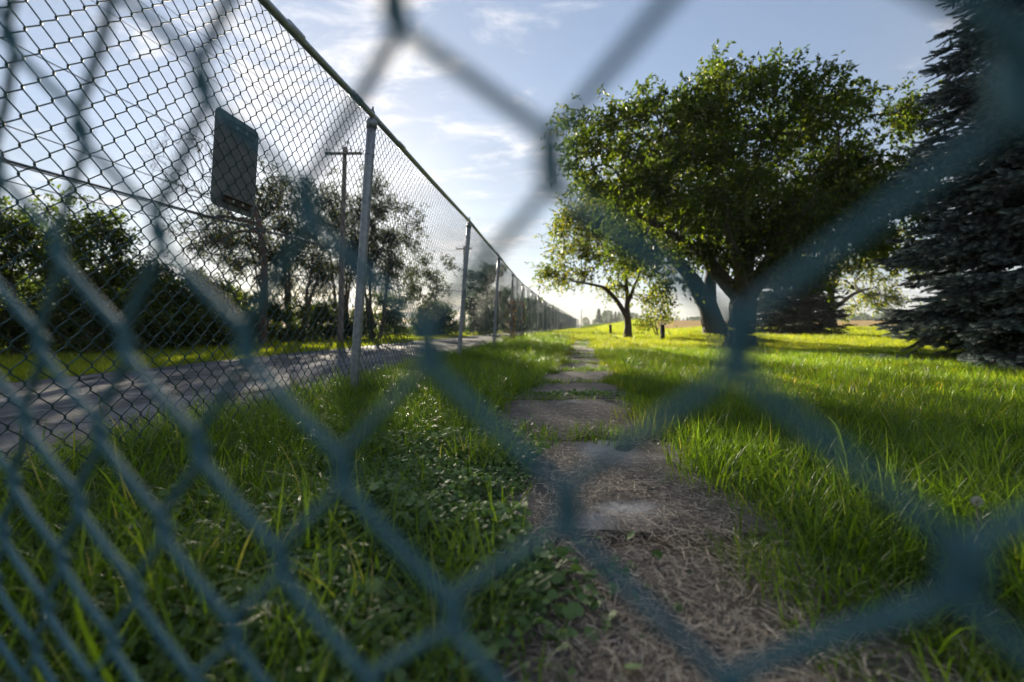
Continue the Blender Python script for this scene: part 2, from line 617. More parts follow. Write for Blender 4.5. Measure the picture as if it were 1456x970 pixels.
# ------------------------------------------------------------------ ground, road, path
def build_ground():
    def axis(n, near, far):
        u = np.linspace(-1, 1, n)
        k = 6.3
        return np.sinh(u * k) / math.sinh(k) * far
    xs = axis(330, 0.05, 900.0)
    ys = axis(330, 0.05, 900.0)
    ys = np.concatenate([ys[ys < -6][::6], ys[ys >= -6]])
    X, Y = np.meshgrid(xs, ys)
    Z = zg(X, Y)
    near = np.exp(-(X ** 2 + Y ** 2) / 40.0)
    dpath = np.abs(X - path_x(Y))
    Z = Z + near * 0.022 * (vnoise(X * 9, Y * 9, 5) - 0.5)
    Z = Z - 0.014 * (1 - smooth((dpath - 0.22) / 0.2)) * (Y > 1.9) * (Y < 16)
    ny, nx = X.shape
    idx = np.arange(ny * nx).reshape(ny, nx)
    f = np.stack([idx[:-1, :-1], idx[:-1, 1:], idx[1:, 1:], idx[1:, :-1]], -1).reshape(-1, 4)
    v = np.stack([X, Y, Z], -1).reshape(-1, 3)
    me = mesh_np('ground', v, f, smooth_shade=True)
    x, y = v[:, 0], v[:, 1]
    ang = x / np.maximum(y, 1)
    fld = smooth((ang - 0.29) / 0.05) * smooth((y - 27 - 3 * vnoise(x * 0.3, y * 0.3, 2)) / 4)
    a = me.attributes.new('field', 'FLOAT', 'POINT')
    a.data.foreach_set('value', fld.astype(np.float32))
    d = np.abs(x - path_x(y)) + 0.25 * (vnoise(x * 3, y * 3, 8) - 0.5)
    dirt = (1 - smooth((d - 0.36) / 0.16)) * (1 - smooth((y - 13) / 5))
    dirt = np.maximum(dirt, (1 - smooth((np.abs(fence_x(y) - x) - 0.05) / 0.2)) * 0.5 * (y < 60))
    a = me.attributes.new('dirt', 'FLOAT', 'POINT')
    a.data.foreach_set('value', dirt.astype(np.float32))
    return obj('ground', me, M['ground'], kind='structure', label='rolling lawn and soil running out to a tan field')


build_ground()


def build_road():
    ys = np.concatenate([np.arange(-25, 30, 0.5), np.arange(30, 260, 4.0)])
    us = np.linspace(0, 1, 12)
    v = []
    for y in ys:
        x0 = float(fence_x(y)) - 1.0 - 0.25 * float(vnoise(y * 0.9, 0.0, 4)) - 0.06 * float(vnoise(y * 5, 3.0, 4))
        x1 = float(fence_x(y)) - 6.6 - 0.018 * max(y - 25, 0) + 0.2 * float(vnoise(y * 0.7, 9.0, 4))
        for u in us:
            x = x1 + (x0 - x1) * u
            v.append((x, y, float(zg(x, y)) + 0.012 + 0.05 * 4 * u * (1 - u)))
    n, k = len(ys), len(us)
    idx = np.arange(n * k).reshape(n, k)
    f = np.stack([idx[:-1, :-1], idx[:-1, 1:], idx[1:, 1:], idx[1:, :-1]], -1).reshape(-1, 4)
    obj('road', mesh_np('road', np.array(v), f, smooth_shade=True), M['road'], kind='structure', label='cracked grey asphalt road behind the fence')


build_road()

JOINTS = [0.05, 0.98, 1.93, 2.88, 3.80, 4.74, 5.68, 6.62, 7.58, 8.55, 9.50, 10.45, 11.4, 12.4, 13.4, 14.4]


BARE = [(0.36, 1.72, 0.11, 0.20), (0.29, 1.13, 0.09, 0.06), (0.18, 1.05, 0.05, 0.05)]     # where the concrete shows clean


def build_path():
    root = bpy.data.objects.new('path', None)
    COL.objects.link(root)
    root['kind'] = 'structure'
    root['label'] = 'old sidewalk of sunken concrete slabs with grassy joints'
    for k in range(len(JOINTS) - 1):
        y0, y1 = JOINTS[k] + 0.035, JOINTS[k + 1] - 0.035
        nu, nv = 13, 15
        hw = 0.40
        rs = np.random.default_rng(100 + k)
        tx, ty = rs.normal(0, 0.006), rs.normal(0, 0.005)
        v = []
        for j in range(nv):
            y = y0 + (y1 - y0) * j / (nv - 1)
            for i in range(nu):
                u = i / (nu - 1) * 2 - 1
                x = float(path_x(y)) + u * hw
                ex, ey = x, y
                if i in (0, nu - 1):
                    ex += rs.normal(0, 0.014)
                if j in (0, nv - 1):
                    ey += rs.normal(0, 0.010)
                edge = i in (0, nu - 1) or j in (0, nv - 1)
                z = 0.009 + u * tx + (j / (nv - 1) - 0.5) * 2 * ty + 0.012 * (float(vnoise(x * 7, y * 7, 21)) - 0.5)
                v.append((ex, ey, z - (0.010 if edge else 0)))
        idx = np.arange(nu * nv).reshape(nv, nu)
        f = np.stack([idx[:-1, :-1], idx[:-1, 1:], idx[1:, 1:], idx[1:, :-1]], -1).reshape(-1, 4).tolist()
        rim = list(idx[0, :]) + list(idx[1:, -1]) + list(idx[-1, -2::-1]) + list(idx[-2:0:-1, 0])
        base = len(v)
        for r in rim:
            v.append((v[r][0], v[r][1], -0.09))
        m_ = len(rim)
        for q in range(m_):
            q2 = (q + 1) % m_
            f.append([rim[q], base + q, base + q2, rim[q2]])
        me = mesh_np('slab', np.array(v), f, smooth_shade=False)
        vv = np.array(v)
        br = sum(np.exp(-(((vv[:, 0] - cx) / rx) ** 2 + ((vv[:, 1] - cy) / ry) ** 2) ** 2) for cx, cy, rx, ry in BARE)
        at = me.attributes.new('bare', 'FLOAT', 'POINT')
        at.data.foreach_set('value', np.clip(br, 0, 1).astype(np.float32))
        obj('slab', me, M['slab'], root)


build_path()


# ------------------------------------------------------------------ chain link
HW, HV = 0.040, 0.0442        # half diamond, across and up
ROWS = 42
SW, SV, SROWS = 0.0335, 0.0355, 52      # the side fence has the finer net


def wire_mesh(name, rows, odd, r, ts, k, kn=0.085, HW=HW, HV=HV):
    """one zigzag strand; local x along the fence, z up, y through it"""
    pts = []
    dl = r / HW * 1.0
    for s in range(rows):
        right = (s % 2 == 0) ^ odd
        for t in ts:
            c = min(max((t - kn) / (1 - 2 * kn), 0), 1)
            x = -dl + (1 + 2 * dl) * c
            if not right:
                x = 1 - x
            w = math.sin(math.pi * min(max(t, 0), 1)) ** 0.5 * r * 1.1 * (1 if right else -1)
            pts.append((x * HW, w, (s + t) * HV))
    pts = np.array(pts)
    v, f = tube_np(pts, r, k)
    return mesh_np(name, v, f, smooth_shade=True)


T_FINE = [0.0, 0.05, 0.085, 0.13, 0.22, 0.5, 0.78, 0.87, 0.915, 0.95]
T_MID = [0.0, 0.11, 0.22, 0.78, 0.89]
T_FAR = [0.02, 0.12, 0.88]
wire_near = [wire_mesh('wire', ROWS, o, 0.0019, T_FINE, 8) for o in (False, True)]
wire_side = [wire_mesh('wire', SROWS, o, 0.0019, T_MID, 5, HW=SW, HV=SV) for o in (False, True)]
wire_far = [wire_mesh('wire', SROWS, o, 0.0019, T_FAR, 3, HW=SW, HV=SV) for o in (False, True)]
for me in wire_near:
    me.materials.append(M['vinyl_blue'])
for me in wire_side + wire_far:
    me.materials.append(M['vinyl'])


def lean(y):
    return float(np.interp(y, [0, 6.5, 9.5, 12.5, 20], [R(4.6), R(4.6), R(3.0), R(0.8), R(0.0)]))


def post_mesh(h, r, bent=0.0):
    mb = MB()
    z = np.linspace(-0.15, h, 9)
    mb.tube(np.stack([0 * z, 0 * z, z], 1), r, 18)
    return mb.mesh('post', True)


def cap_mesh(r):
    mb = MB()
    mb.tube([(0, 0, -0.055), (0, 0, -0.012), (0, 0, 0.0), (0, 0, 0.012)], [r * 1.14, r * 1.14, r * 1.02, r * 0.5], 18)
    a = np.linspace(0, 2 * math.pi, 15)
    mb.tube(np.stack([0.034 * np.cos(a), 0 * a, 0.03 + 0.034 * np.sin(a)], 1), 0.0075, 6, False)
    mb.tube([(0, 0, 0.055), (0, 0, 0.085)], [0.008, 0.006], 8)
    return mb.mesh('post_cap', True)


def tie_mesh(r):
    mb = MB()
    a = np.linspace(0, 2 * math.pi, 17)
    mb.tube(np.stack([(r + 0.002) * np.cos(a), (r + 0.002) * np.sin(a), 0.004 * np.sin(a)], 1), 0.0018, 5, False)
    mb.tube([(-r, 0.004, 0), (-r - 0.016, -0.012, 0.01), (-r - 0.02, -0.03, -0.008)], 0.0018, 5)
    return mb.mesh('tie_wire', True)


FH = 1.87


def ring_mesh(r):
    mb = MB()
    mb.tube([(0, 0, -0.06), (0, 0, -0.055), (0, 0, 0.055), (0, 0, 0.06)], [r * 1.0, r * 1.16, r * 1.16, r * 1.0], 14)
    return mb.mesh('rail_sleeve', True)


def build_side_fence():
    root = thing('chain_link_fence', 'long green chain link fence on steel posts running beside the road', 'fence', (float(fence_x(3)), 3.0, 0))
    inv = Matrix.Translation(root.location).inverted()

    def place(name, me, mat, M4, parent=root, **p):
        o = obj(name, me, mat, None, **p)
        o.parent = parent
        o.matrix_local = inv @ M4 if parent is root else M4
        return o

    def frame(y):
        x = float(fence_x(y))
        d = float(fence_x(y + 0.2)) - float(fence_x(y - 0.2))
        ang = math.atan2(0.4, d)                   # heading of the fence
        return Matrix.Translation((x, y, float(zg(x, y)))) @ Matrix.Rotation(lean(y), 4, 'Y') @ Matrix.Rotation(ang, 4, 'Z')
    corner = 0.75
    posts = [corner] + [3.0 + 3.02 * i for i in range(34)]
    pm = post_mesh(FH - 0.06, 0.029)
    cm, tm = cap_mesh(0.029), tie_mesh(0.029)
    tops = []
    for i, y in enumerate(posts):
        fr = frame(y)
        off = Matrix.Translation((0, -0.035, 0)) if i else Matrix.Identity(4)
        p = place('post', pm if i != 1 else pm.copy(), M['galv_new' if i == 1 else 'galv'], fr @ off)
        obj('post_cap', cm if i != 1 else cm.copy(), M['galv_new' if i == 1 else 'galv'], p, (0, 0, FH - 0.045))
        if i < 7:
            for z in (0.45, 0.9, 1.32, 1.62):
                obj('tie_wire', tm, M['galv'], p, (0, 0, z + random.uniform(-0.03, 0.03)), (0, 0, random.uniform(1.2, 1.9)))
        tops.append(np.array((fr @ off @ Vector((0, 0, FH - 0.013)))[:]))
    sm = ring_mesh(0.0195)
    for i in range(len(posts) - 1):
        a, b = tops[i], tops[i + 1]
        ov = (b - a) / np.linalg.norm(b - a) * 0.0
        mb = MB()
        p3 = [a + (b - a) * t + np.array([0, 0, -0.008 * math.sin(math.pi * t)]) for t in np.linspace(0, 1, 7)]
        mb.tube(np.array(p3) - np.array(root.location[:]), 0.0195, 14 if i < 4 else 8)
        r = obj('top_rail', mb.mesh('top_rail', True), M['galv_new'], root)
        if i < 5:
            for t in (0.17,) if i % 2 else (0.63, 0.9):
                c = a + (b - a) * t - np.array(root.location[:])
                q = Vector(b - a).to_track_quat('Z', 'Y')
                s = obj('rail_sleeve', sm, M['galv_new'], r, c, q.to_euler())
    # strands: the nearest bays wire by wire
    y = corner
    n = 0
    while y < posts[4] - 0.02 and n < 296:
        fr = frame(y)
        jig = Matrix.Translation((0, 0.012 * (float(vnoise(y * 1.3, 0, 31)) - 0.5), 0.01))
        place('wire', wire_side[n % 2], None, fr @ jig)
        y += SW * 0.992
        n += 1
    y_end = y
    # farther bays: one net per bay
    v0, f0 = [], []
    for par in (0, 1):
        me = wire_far[par]
        c = np.empty(len(me.vertices) * 3, np.float32)
        me.vertices.foreach_get('co', c)
        fl = np.empty(len(me.loops), np.int32)
        me.loops.foreach_get('vertex_index', fl)
        v0.append(c.reshape(-1, 3))
        f0.append(fl.reshape(-1, 4))
    L = posts[6] - posts[5]
    nw = int(round(L / SW))
    vs, fs, base = [], [], 0
    for w in range(nw):
        c = v0[w % 2].copy()
        c[:, 0] += w * L / nw
        vs.append(c)
        fs.append(f0[w % 2] + base)
        base += len(c)
    net = mesh_np('wire_net', np.vstack(vs), np.vstack(fs))
    net.materials.append(M['vinyl'])
    ys = [y_end + L * 0.992 * k for k in range(26)]
    for i, yy in enumerate(ys):
        if yy > 85:
            break
        place('wire_net', net, None, frame(yy), kind='stuff')
    return root


build_side_fence()


def build_front_fence():
    cp, sp = math.cos(PITCH), math.sin(PITCH)

    def cw(v):           # photograph axes (right, down, forward) to world
        x, y, z = v
        return Vector((x, z * cp - y * sp, -z * sp - y * cp))
    A = cw((0.03624849, 0.00049605, -0.01690565))
    B = cw((0.00237458, 0.04341873, 0.00774456))
    O = cw((-0.02433061, 0.00023319, 0.13120262)) + Vector((0, 0, CAM_H))
    ux = A.normalized()
    uz = -(B - B.dot(ux) * ux).normalized()
    uy = uz.cross(ux)
    rotm = Matrix((ux, uy, uz)).transposed().to_4x4()
    root = thing('chain_link_fence', 'blue green chain link fence close up and out of focus, its diamonds framing the view', 'fence', (0, 0, 0))
    root.matrix_world = Matrix.Translation(O) @ rotm     # local origin on a crossing; x along, z up
    bottom = -10                                           # rows below the origin
    # strand i spans columns i..i+1 and starts at row `bottom`
    for i in range(-37, 46):
        odd = (i + bottom) % 2 != 0
        o = obj('wire', wire_near[1 if odd else 0], None, root)
        o.location = (i * HW, 0, bottom * HV)
    x0, x1 = -37 * HW - 0.02, 46 * HW + 0.02
    z0, z1 = bottom * HV, (bottom + ROWS) * HV
    pm = post_mesh(z1 - z0 + 0.12, 0.03)
    for x in (x0 - 0.03, x1 + 0.03):
        p = obj('post', pm, M['galv'], root, (x, 0.0, z0 - 0.1))
        obj('post_cap', cap_mesh(0.03), M['galv'], p, (0, 0, z1 - z0 + 0.12))
    mb = MB()
    mb.tube([(x0, -0.03, z1 + 0.01), (x1, -0.03, z1 + 0.01)], 0.021, 14)
    obj('top_rail', mb.mesh('top_rail', True), M['galv'], root)


build_front_fence()


# ------------------------------------------------------------------ sign on the side fence
def build_sign():
    y0, y1 = 1.77, 2.02
    ym = (y0 + y1) / 2
    x = float(fence_x(ym))
    ang = math.atan2(1.0, 0.114)
    root = thing('metal_sign', 'back of a grey metal sign with rounded corners wired to the fence', 'sign', (x, ym, 0))
    root.matrix_world = Matrix.Translation((x, ym, 0)) @ Matrix.Rotation(lean(ym), 4, 'Y') @ Matrix.Rotation(ang, 4, 'Z') @ Matrix.Translation((0, 0.012, 1.135))
    w, h, r = 0.124, 0.188, 0.026
    out = []
    for cx, cz, a0 in ((w - r, h - r, 0), (-w + r, h - r, 90), (-w + r, -h + r, 180), (w - r, -h + r, 270)):
        for k in range(7):
            a = R(a0 + k * 15)
            out.append((cx + r * math.cos(a), cz + r * math.sin(a)))
    n = len(out)
    v = [(a, 0, b) for a, b in out] + [(a, 0.0025, b) for a, b in out]
    f = [list(range(n))[::-1], [n + i for i in range(n)]] + [[i, (i + 1) % n, n + (i + 1) % n, n + i] for i in range(n)]
    f = [q[::-1] for q in f]
    obj('plate', mesh_np('plate', np.array(v), f), M['sign'], root)
    for z in (0.146, -0.150):
        mb = MB()
        mb.box((0.012, -0.006, z), (0.155, 0.010, 0.026))
        mb.box((0.012, -0.014, z + 0.010), (0.155, 0.014, 0.004))
        b = obj('bracket', mb.mesh('bracket'), M['rust'], root)
        for bx in (-0.025, 0.03):
            mb = MB()
            mb.tube([(bx, -0.010, z - 0.002), (bx, -0.018, z - 0.002)], [0.007, 0.006], 6)
            obj('bolt', mb.mesh('bolt'), M['bolt'], b)


build_sign()


# ------------------------------------------------------------------ utility poles and cables
def ground_z(x, y):
    return float(zg(x, y))


POLES = [(px(483, 22.0), 22.0, 9.35, 'tall wooden utility pole with crossarm behind the nearest silver fence post', R(2.2)),
         (px(660, 49.0), 49.0, 9.35, 'second wooden utility pole along the road, seen behind the second fence post', R(0.2)),
         (px(731, 99.0), 99.0, 9.35, 'distant utility pole with crossarm seen just past the vine covered fence post', 0.0),
         (px(752, 134.0), 134.0, 9.2, 'farthest small utility pole with crossarm above the hedgerow', 0.0)]
pole_tops = []
for i, (x, y, h, lab, ln) in enumerate(POLES):
    z0 = ground_z(x, y)
    t = thing('utility_pole', lab, 'utility pole', (x, y, z0), (0, ln, 0), 'utility poles along the road')
    mb = MB()
    zz = np.linspace(-0.3, h, 12)
    mb.tube(np.stack([0.01 * np.sin(zz), 0 * zz, zz], 1), np.linspace(0.15, 0.10, 12), 12)
    obj('shaft', mb.mesh('shaft', True), M['pole'], t)
    mb = MB()
    mb.box((0, -0.12, h - 0.35), (1.75, 0.1, 0.12), Matrix.Rotation(R(-2), 4, 'Y').to_euler())
    arm = obj('crossarm', mb.mesh('crossarm'), M['pole'], t)
    for sx in (-0.8, 0.35, 0.8):
        mb = MB()
        zb = h - 0.27 + 0.035 * sx
        mb.tube([(sx, -0.12, zb), (sx, -0.12, zb + 0.05), (sx, -0.12, zb + 0.07), (sx, -0.12, zb + 0.13), (sx, -0.12, zb + 0.16)], [0.02, 0.02, 0.05, 0.045, 0.02], 8)
        obj('insulator', mb.mesh('insulator', True), M['insul'], arm)
    mb = MB()
    mb.tube([(0.12, 0, h - 0.3), (0.13, 0, h + 0.1), (0.13, 0, h + 0.2), (0.13, 0, h + 0.3)], [0.015, 0.015, 0.05, 0.03], 8)
    obj('pole_top_pin', mb.mesh('pole_top_pin'), M['insul'], t)
    pole_tops.append((x, y, z0, h))

DIRX = -0.13          # where the line came from, towards the camera side
CAB = [(-0.80, -0.15, 0.008, 0.5, 'thin power line on the outer end of the crossarms'),
       (0.35, -0.15, 0.008, 0.5, 'thin power line on the middle of the crossarms'),
       (0.80, -0.12, 0.008, 0.5, 'thin power line on the road end of the crossarms'),
       (0.0, -2.9, 0.012, 0.1, 'dark cable strung a third of the way down the utility poles'),
       (0.05, -4.35, 0.012, 0.35, 'thin dark cable just above the thick bundled telephone cable'),
       (0.05, -4.85, 0.03, 0.55, 'thick bundled telephone cable low on the utility poles'),
       (0.05, -5.2, 0.012, 0.6, 'lowest thin cable running under the thick telephone cable')]
for dx, dz, r, sag, lab in CAB:
    anch = []
    x1, y1, z1, h1 = pole_tops[0]
    anch.append((x1 - 0.115 * 40 + dx, y1 - 40, z1 + h1 + dz))
    for (x, y, z0, h) in pole_tops:
        anch.append((x + dx + (0.33 if False else 0), y - 0.12, z0 + h + dz))
    mb = MB()
    pts = []
    for a, b in zip(anch[:-1], anch[1:]):
        a, b = np.array(a), np.array(b)
        for t in np.linspace(0, 1, 25)[: 24]:
            p = a + (b - a) * t
            p[2] -= sag * 4 * t * (1 - t)
            pts.append(p)
    pts.append(np.array(anch[-1]))
    mb.tube(pts, r, 6)
    if r > 0.02:
        pts2 = [p + np.array([0.02, 0, -0.05 + 0.01 * math.sin(k)]) for k, p in enumerate(pts)]
        mb.tube(pts2, 0.015, 6)
    obj('power_cable', mb.mesh('power_cable', True), M['cable'], label=lab, category='cable', group='cables along the road')


# ------------------------------------------------------------------ trees
def leaf_mesh(name, centers, dirs, ups, size, aspect=0.5, fold=0.25, rng=RNG, tint=None):
    """kite shaped leaf of two triangles, folded on its midrib"""
    n = len(centers)
    d = dirs / (np.linalg.norm(dirs, axis=1)[:, None] + 1e-9)
    s = np.cross(d, ups)
    s /= np.linalg.norm(s, axis=1)[:, None] + 1e-9
    u = np.cross(s, d)
    size = np.broadcast_to(size, (n,))[:, None]
    v = np.empty((n, 4, 3))
    v[:, 0] = centers
    v[:, 1] = centers + d * size * 0.45 + s * size * aspect * 0.5 + u * size * fold * 0.4
    v[:, 2] = centers + d * size - u * size * 0.12
    v[:, 3] = centers + d * size * 0.45 - s * size * aspect * 0.5 + u * size * fold * 0.4
    base = np.arange(n)[:, None] * 4
    f = np.concatenate([base + np.array([[0, 1, 2]]), base + np.array([[0, 2, 3]])], 0)
    me = mesh_np(name, v.reshape(-1, 3), f)
    if tint is None:
        tint = rng.random(n)
    a = me.attributes.new('tint', 'FLOAT', 'POINT')
    a.data.foreach_set('value', np.repeat(tint, 4).astype(np.float32))
    return me


def unit(v):
    return v / (np.linalg.norm(v, axis=-1, keepdims=True) + 1e-9)


def grow(stems, attractors, step=0.3, rng=RNG, bow=0.12):
    """nodes and parents; every attractor is joined to the nearest living wood"""
    P, par = [], []
    for st in stems:
        for k, p in enumerate(st['pts']):
            P.append(np.array(p, float))
            par.append(-1 if (k == 0 and st.get('from') is None) else (st['from'] if k == 0 else len(P) - 2))
    n_st = len(P)
    P = [p for p in P]
    fork = P[stems[0].get('fork', len(stems[0]['pts']) - 1)]
    order = np.argsort(np.linalg.norm(attractors - fork, axis=1))
    tips = []
    first_ok = stems[0].get('fork', 2)
    A = np.array(P)
    elig = np.ones(len(P), bool)
    k0 = 0
    for st in stems:
        m = st.get('bare', 2)
        elig[k0:k0 + m] = False
        k0 += len(st['pts'])
    elig = list(elig)
    for ai in order:
        t = attractors[ai]
        A = np.array(P)
        d = np.linalg.norm(A - t, axis=1) + 1e3 * (~np.array(elig))
        # prefer wood nearer the fork, so limbs run outward
        cost = d + 0.25 * np.linalg.norm(A - fork, axis=1)
        j = int(np.argmin(cost))
        dist = np.linalg.norm(P[j] - t)
        m = max(1, int(math.ceil(dist / step)))
        side = rng.normal(0, 1, 3) * bow * dist * 0.5
        prev = j
        for q in range(1, m + 1):
            s = q / m
            p = P[j] + (t - P[j]) * s + side * math.sin(math.pi * s) + np.array([0, 0, bow * dist * math.sin(math.pi * s) * 0.6])
            if q < m:
                p = p + rng.normal(0, 0.03 * step, 3)
            P.append(p)
            par.append(prev)
            elig.append(True)
            prev = len(P) - 1
        tips.append(prev)
    P = np.array(P)
    par = np.array(par)
    cnt = np.zeros(len(P))
    for t in tips:
        cnt[t] += 1
    for i in range(len(P) - 1, -1, -1):
        if par[i] >= 0:
            cnt[par[i]] += max(cnt[i], 0)
    return P, par, np.maximum(cnt, 0.5), np.array(tips), n_st


def branch_mesh(name, P, par, rad, k=5, skip=0):
    vs, fs, base = [], [], 0
    for i in range(len(P)):
        p = par[i]
        if p < 0:
            continue
        r0, r1 = min(rad[p], rad[i] * 1.6), rad[i]
        kk = k if r1 < 0.05 else 10
        # overlap a little into the parent so joints close
        d = P[i] - P[p]
        a = P[p] - d * 0.06
        v, f = tube_np(np.array([a, P[p] + d * 0.5, P[i] + d * 0.03]), [r0, (r0 + r1) / 2, r1], kk)
        vs.append(v)
        fs.append(f + base)
        base += len(v)
    return mesh_np(name, np.vstack(vs), np.vstack(fs), smooth_shade=True)


def sample_blobs(blobs, n, rng, shell=0.5):
    """points in a union of ellipsoids, biased to the outside"""
    vol = np.array([b[3] * b[4] * b[5] for b in blobs]) ** 0.75
    ch = rng.choice(len(blobs), n, p=vol / vol.sum())
    d = unit(rng.normal(0, 1, (n, 3)))
    rr = rng.random(n) ** (1 / 3.0)
    rr = shell * (0.72 + 0.28 * rng.random(n)) + (1 - shell) * rr
    B = np.array(blobs)[ch]
    return B[:, :3] + d * rr[:, None] * B[:, 3:6]


def leafy(tips_p, center, n_twig, n_leaf, twig_len, leaf, rng, spread=0.12, droop=0.25):
    """short twigs round every tip with leaves alternating along them"""
    nt = len(tips_p)
    org = np.repeat(tips_p, n_twig, 0) + rng.normal(0, spread, (nt * n_twig, 3))
    out = unit(org - center)
    d = unit(out * 0.7 + rng.normal(0, 0.75, org.shape) + np.array([0, 0, 0.15]))
    L = twig_len * (0.5 + rng.random(len(org)))
    s = np.linspace(0.12, 1.0, n_leaf)
    c = org[:, None, :] + d[:, None, :] * (L[:, None] * s[None])[:, :, None]
    c[:, :, 2] -= droop * L[:, None] * s[None] ** 2
    ld = unit(d[:, None, :] * 0.6 + rng.normal(0, 0.8, c.shape) + np.array([0, 0, -0.35]))
    up = unit(rng.normal(0, 0.5, c.shape) + np.array([0, 0, 1.0]))
    tw = np.stack([org, org + d * (L * 0.5)[:, None], org + d * L[:, None] + np.stack([0 * L, 0 * L, -droop * L], 1)], 1)
    return c.reshape(-1, 3), ld.reshape(-1, 3), up.reshape(-1, 3), tw


def twig_mesh(tw, r):
    vs, fs, base = [], [], 0
    k = 3
    n = len(tw)
    ang = np.arange(k) * 2 * np.pi / k
    off = np.stack([np.cos(ang), np.sin(ang), 0.3 * np.sin(ang)], 1)
    rr = np.array([r, r * 0.8, r * 0.4])
    v = tw[:, :, None, :] + off[None, None] * rr[None, :, None, None]
    b = np.arange(n)[:, None, None] * 9
    i = np.array([0, 1])[None, :, None] * 3
    j = np.arange(3)[None, None, :]
    j2 = (j + 1) % 3
    f = np.stack([b + i + j, b + i + j2, b + i + 3 + j2, b + i + 3 + j], -1).reshape(-1, 4)
    return v.reshape(-1, 3), f


def join_np(parts):
    vs, fs, base = [], [], 0
    for v, f in parts:
        vs.append(v)
        fs.append(f + base)
        base += len(v)
    return np.vstack(vs), np.vstack(fs)


def make_tree(name, label, loc, stems, blobs, n_attr, n_twig, n_leaf, twig_len, leaf, leafmat, barkmat, seed,
              r_tip=0.006, power=0.45, group=None, shell=0.55, tint_fn=None, trunk_boost=1.0, twig_r=0.003, bow=0.12, step=0.3, keep=1.0, aspect=0.5, cat='tree', clump=0.3):
    rng = np.random.default_rng(seed)
    t = thing(name, label, cat, loc, group=group)
    att = sample_blobs(blobs, n_attr, rng, shell)
    if clump:                                          # gather the tips into boughs
        kc = max(8, int(n_attr / 9))
        cen = att[rng.choice(len(att), kc, replace=False)]
        nearest = np.argmin(((att[:, None, :] - cen[None]) ** 2).sum(-1), 1)
        att = att + (cen[nearest] - att) * clump * np.array([0.75, 0.75, 1.25])
    mid = att.mean(0)
    far_out = rng.random(len(att)) < 0.09
    att[far_out] = mid + (att[far_out] - mid) * rng.uniform(1.06, 1.16, (far_out.sum(), 1))
    att = att[att[:, 2] > 0.25]
    P, par, cnt, tips, n_st = grow(stems, att, step, rng, bow)
    rad = r_tip * cnt ** power
    k0 = 0
    for st in stems:
        m = len(st['pts'])
        if 'rad' in st:
            rad[k0:k0 + m] = np.interp(np.linspace(0, 1, m), np.linspace(0, 1, len(st['rad'])), st['rad'])
        k0 += m
    bm = branch_mesh('trunk', P, par, rad)
    ctr = np.array([b[:3] for b in blobs]).mean(0) - np.array([0, 0, 0.4])
    c, ld, up, tw = leafy(P[tips], ctr, n_twig, n_leaf, twig_len, leaf, rng)
    if keep < 1:
        kp = rng.random(len(c)) < keep
        c, ld, up = c[kp], ld[kp], up[kp]
    tv, tf = twig_mesh(tw, twig_r)
    v = np.empty(len(bm.vertices) * 3, np.float32)
    bm.vertices.foreach_get('co', v)
    fl = np.empty(len(bm.loops), np.int32)
    bm.loops.foreach_get('vertex_index', fl)
    vv, ff = join_np([(v.reshape(-1, 3), fl.reshape(-1, 4)), (tv, tf)])
    obj('trunk', mesh_np('trunk', vv, ff, smooth_shade=True), barkmat, t)
    tint = tint_fn(c, rng) if tint_fn else rng.random(len(c))
    lm = leaf_mesh('crown', c, ld, up, leaf * (0.65 + 0.6 * rng.random(len(c))), aspect, 0.3, rng, tint)
    obj('crown', lm, leafmat, t, kind='stuff')
    return t


def bend(p0, p1, n=6, b=(0, 0, 0), wob=0.02, rng=RNG):
    p0, p1, b = np.array(p0, float), np.array(p1, float), np.array(b, float)
    return [p0 + (p1 - p0) * t + b * math.sin(math.pi * t) + (rng.normal(0, wob, 3) if 0 < t < 1 else 0) for t in np.linspace(0, 1, n)]


def P3(x_px, y_px, Y, base):
    """pixel + depth to a point relative to a base position"""
    dz = -(y_px - 485) / F
    z = CAM_H + Y * (dz - math.tan(PITCH)) / (1 + dz * math.tan(PITCH))
    X = (x_px - 728) / F * Y * 1.0
    return (X - base[0], Y - base[1], z - base[2])


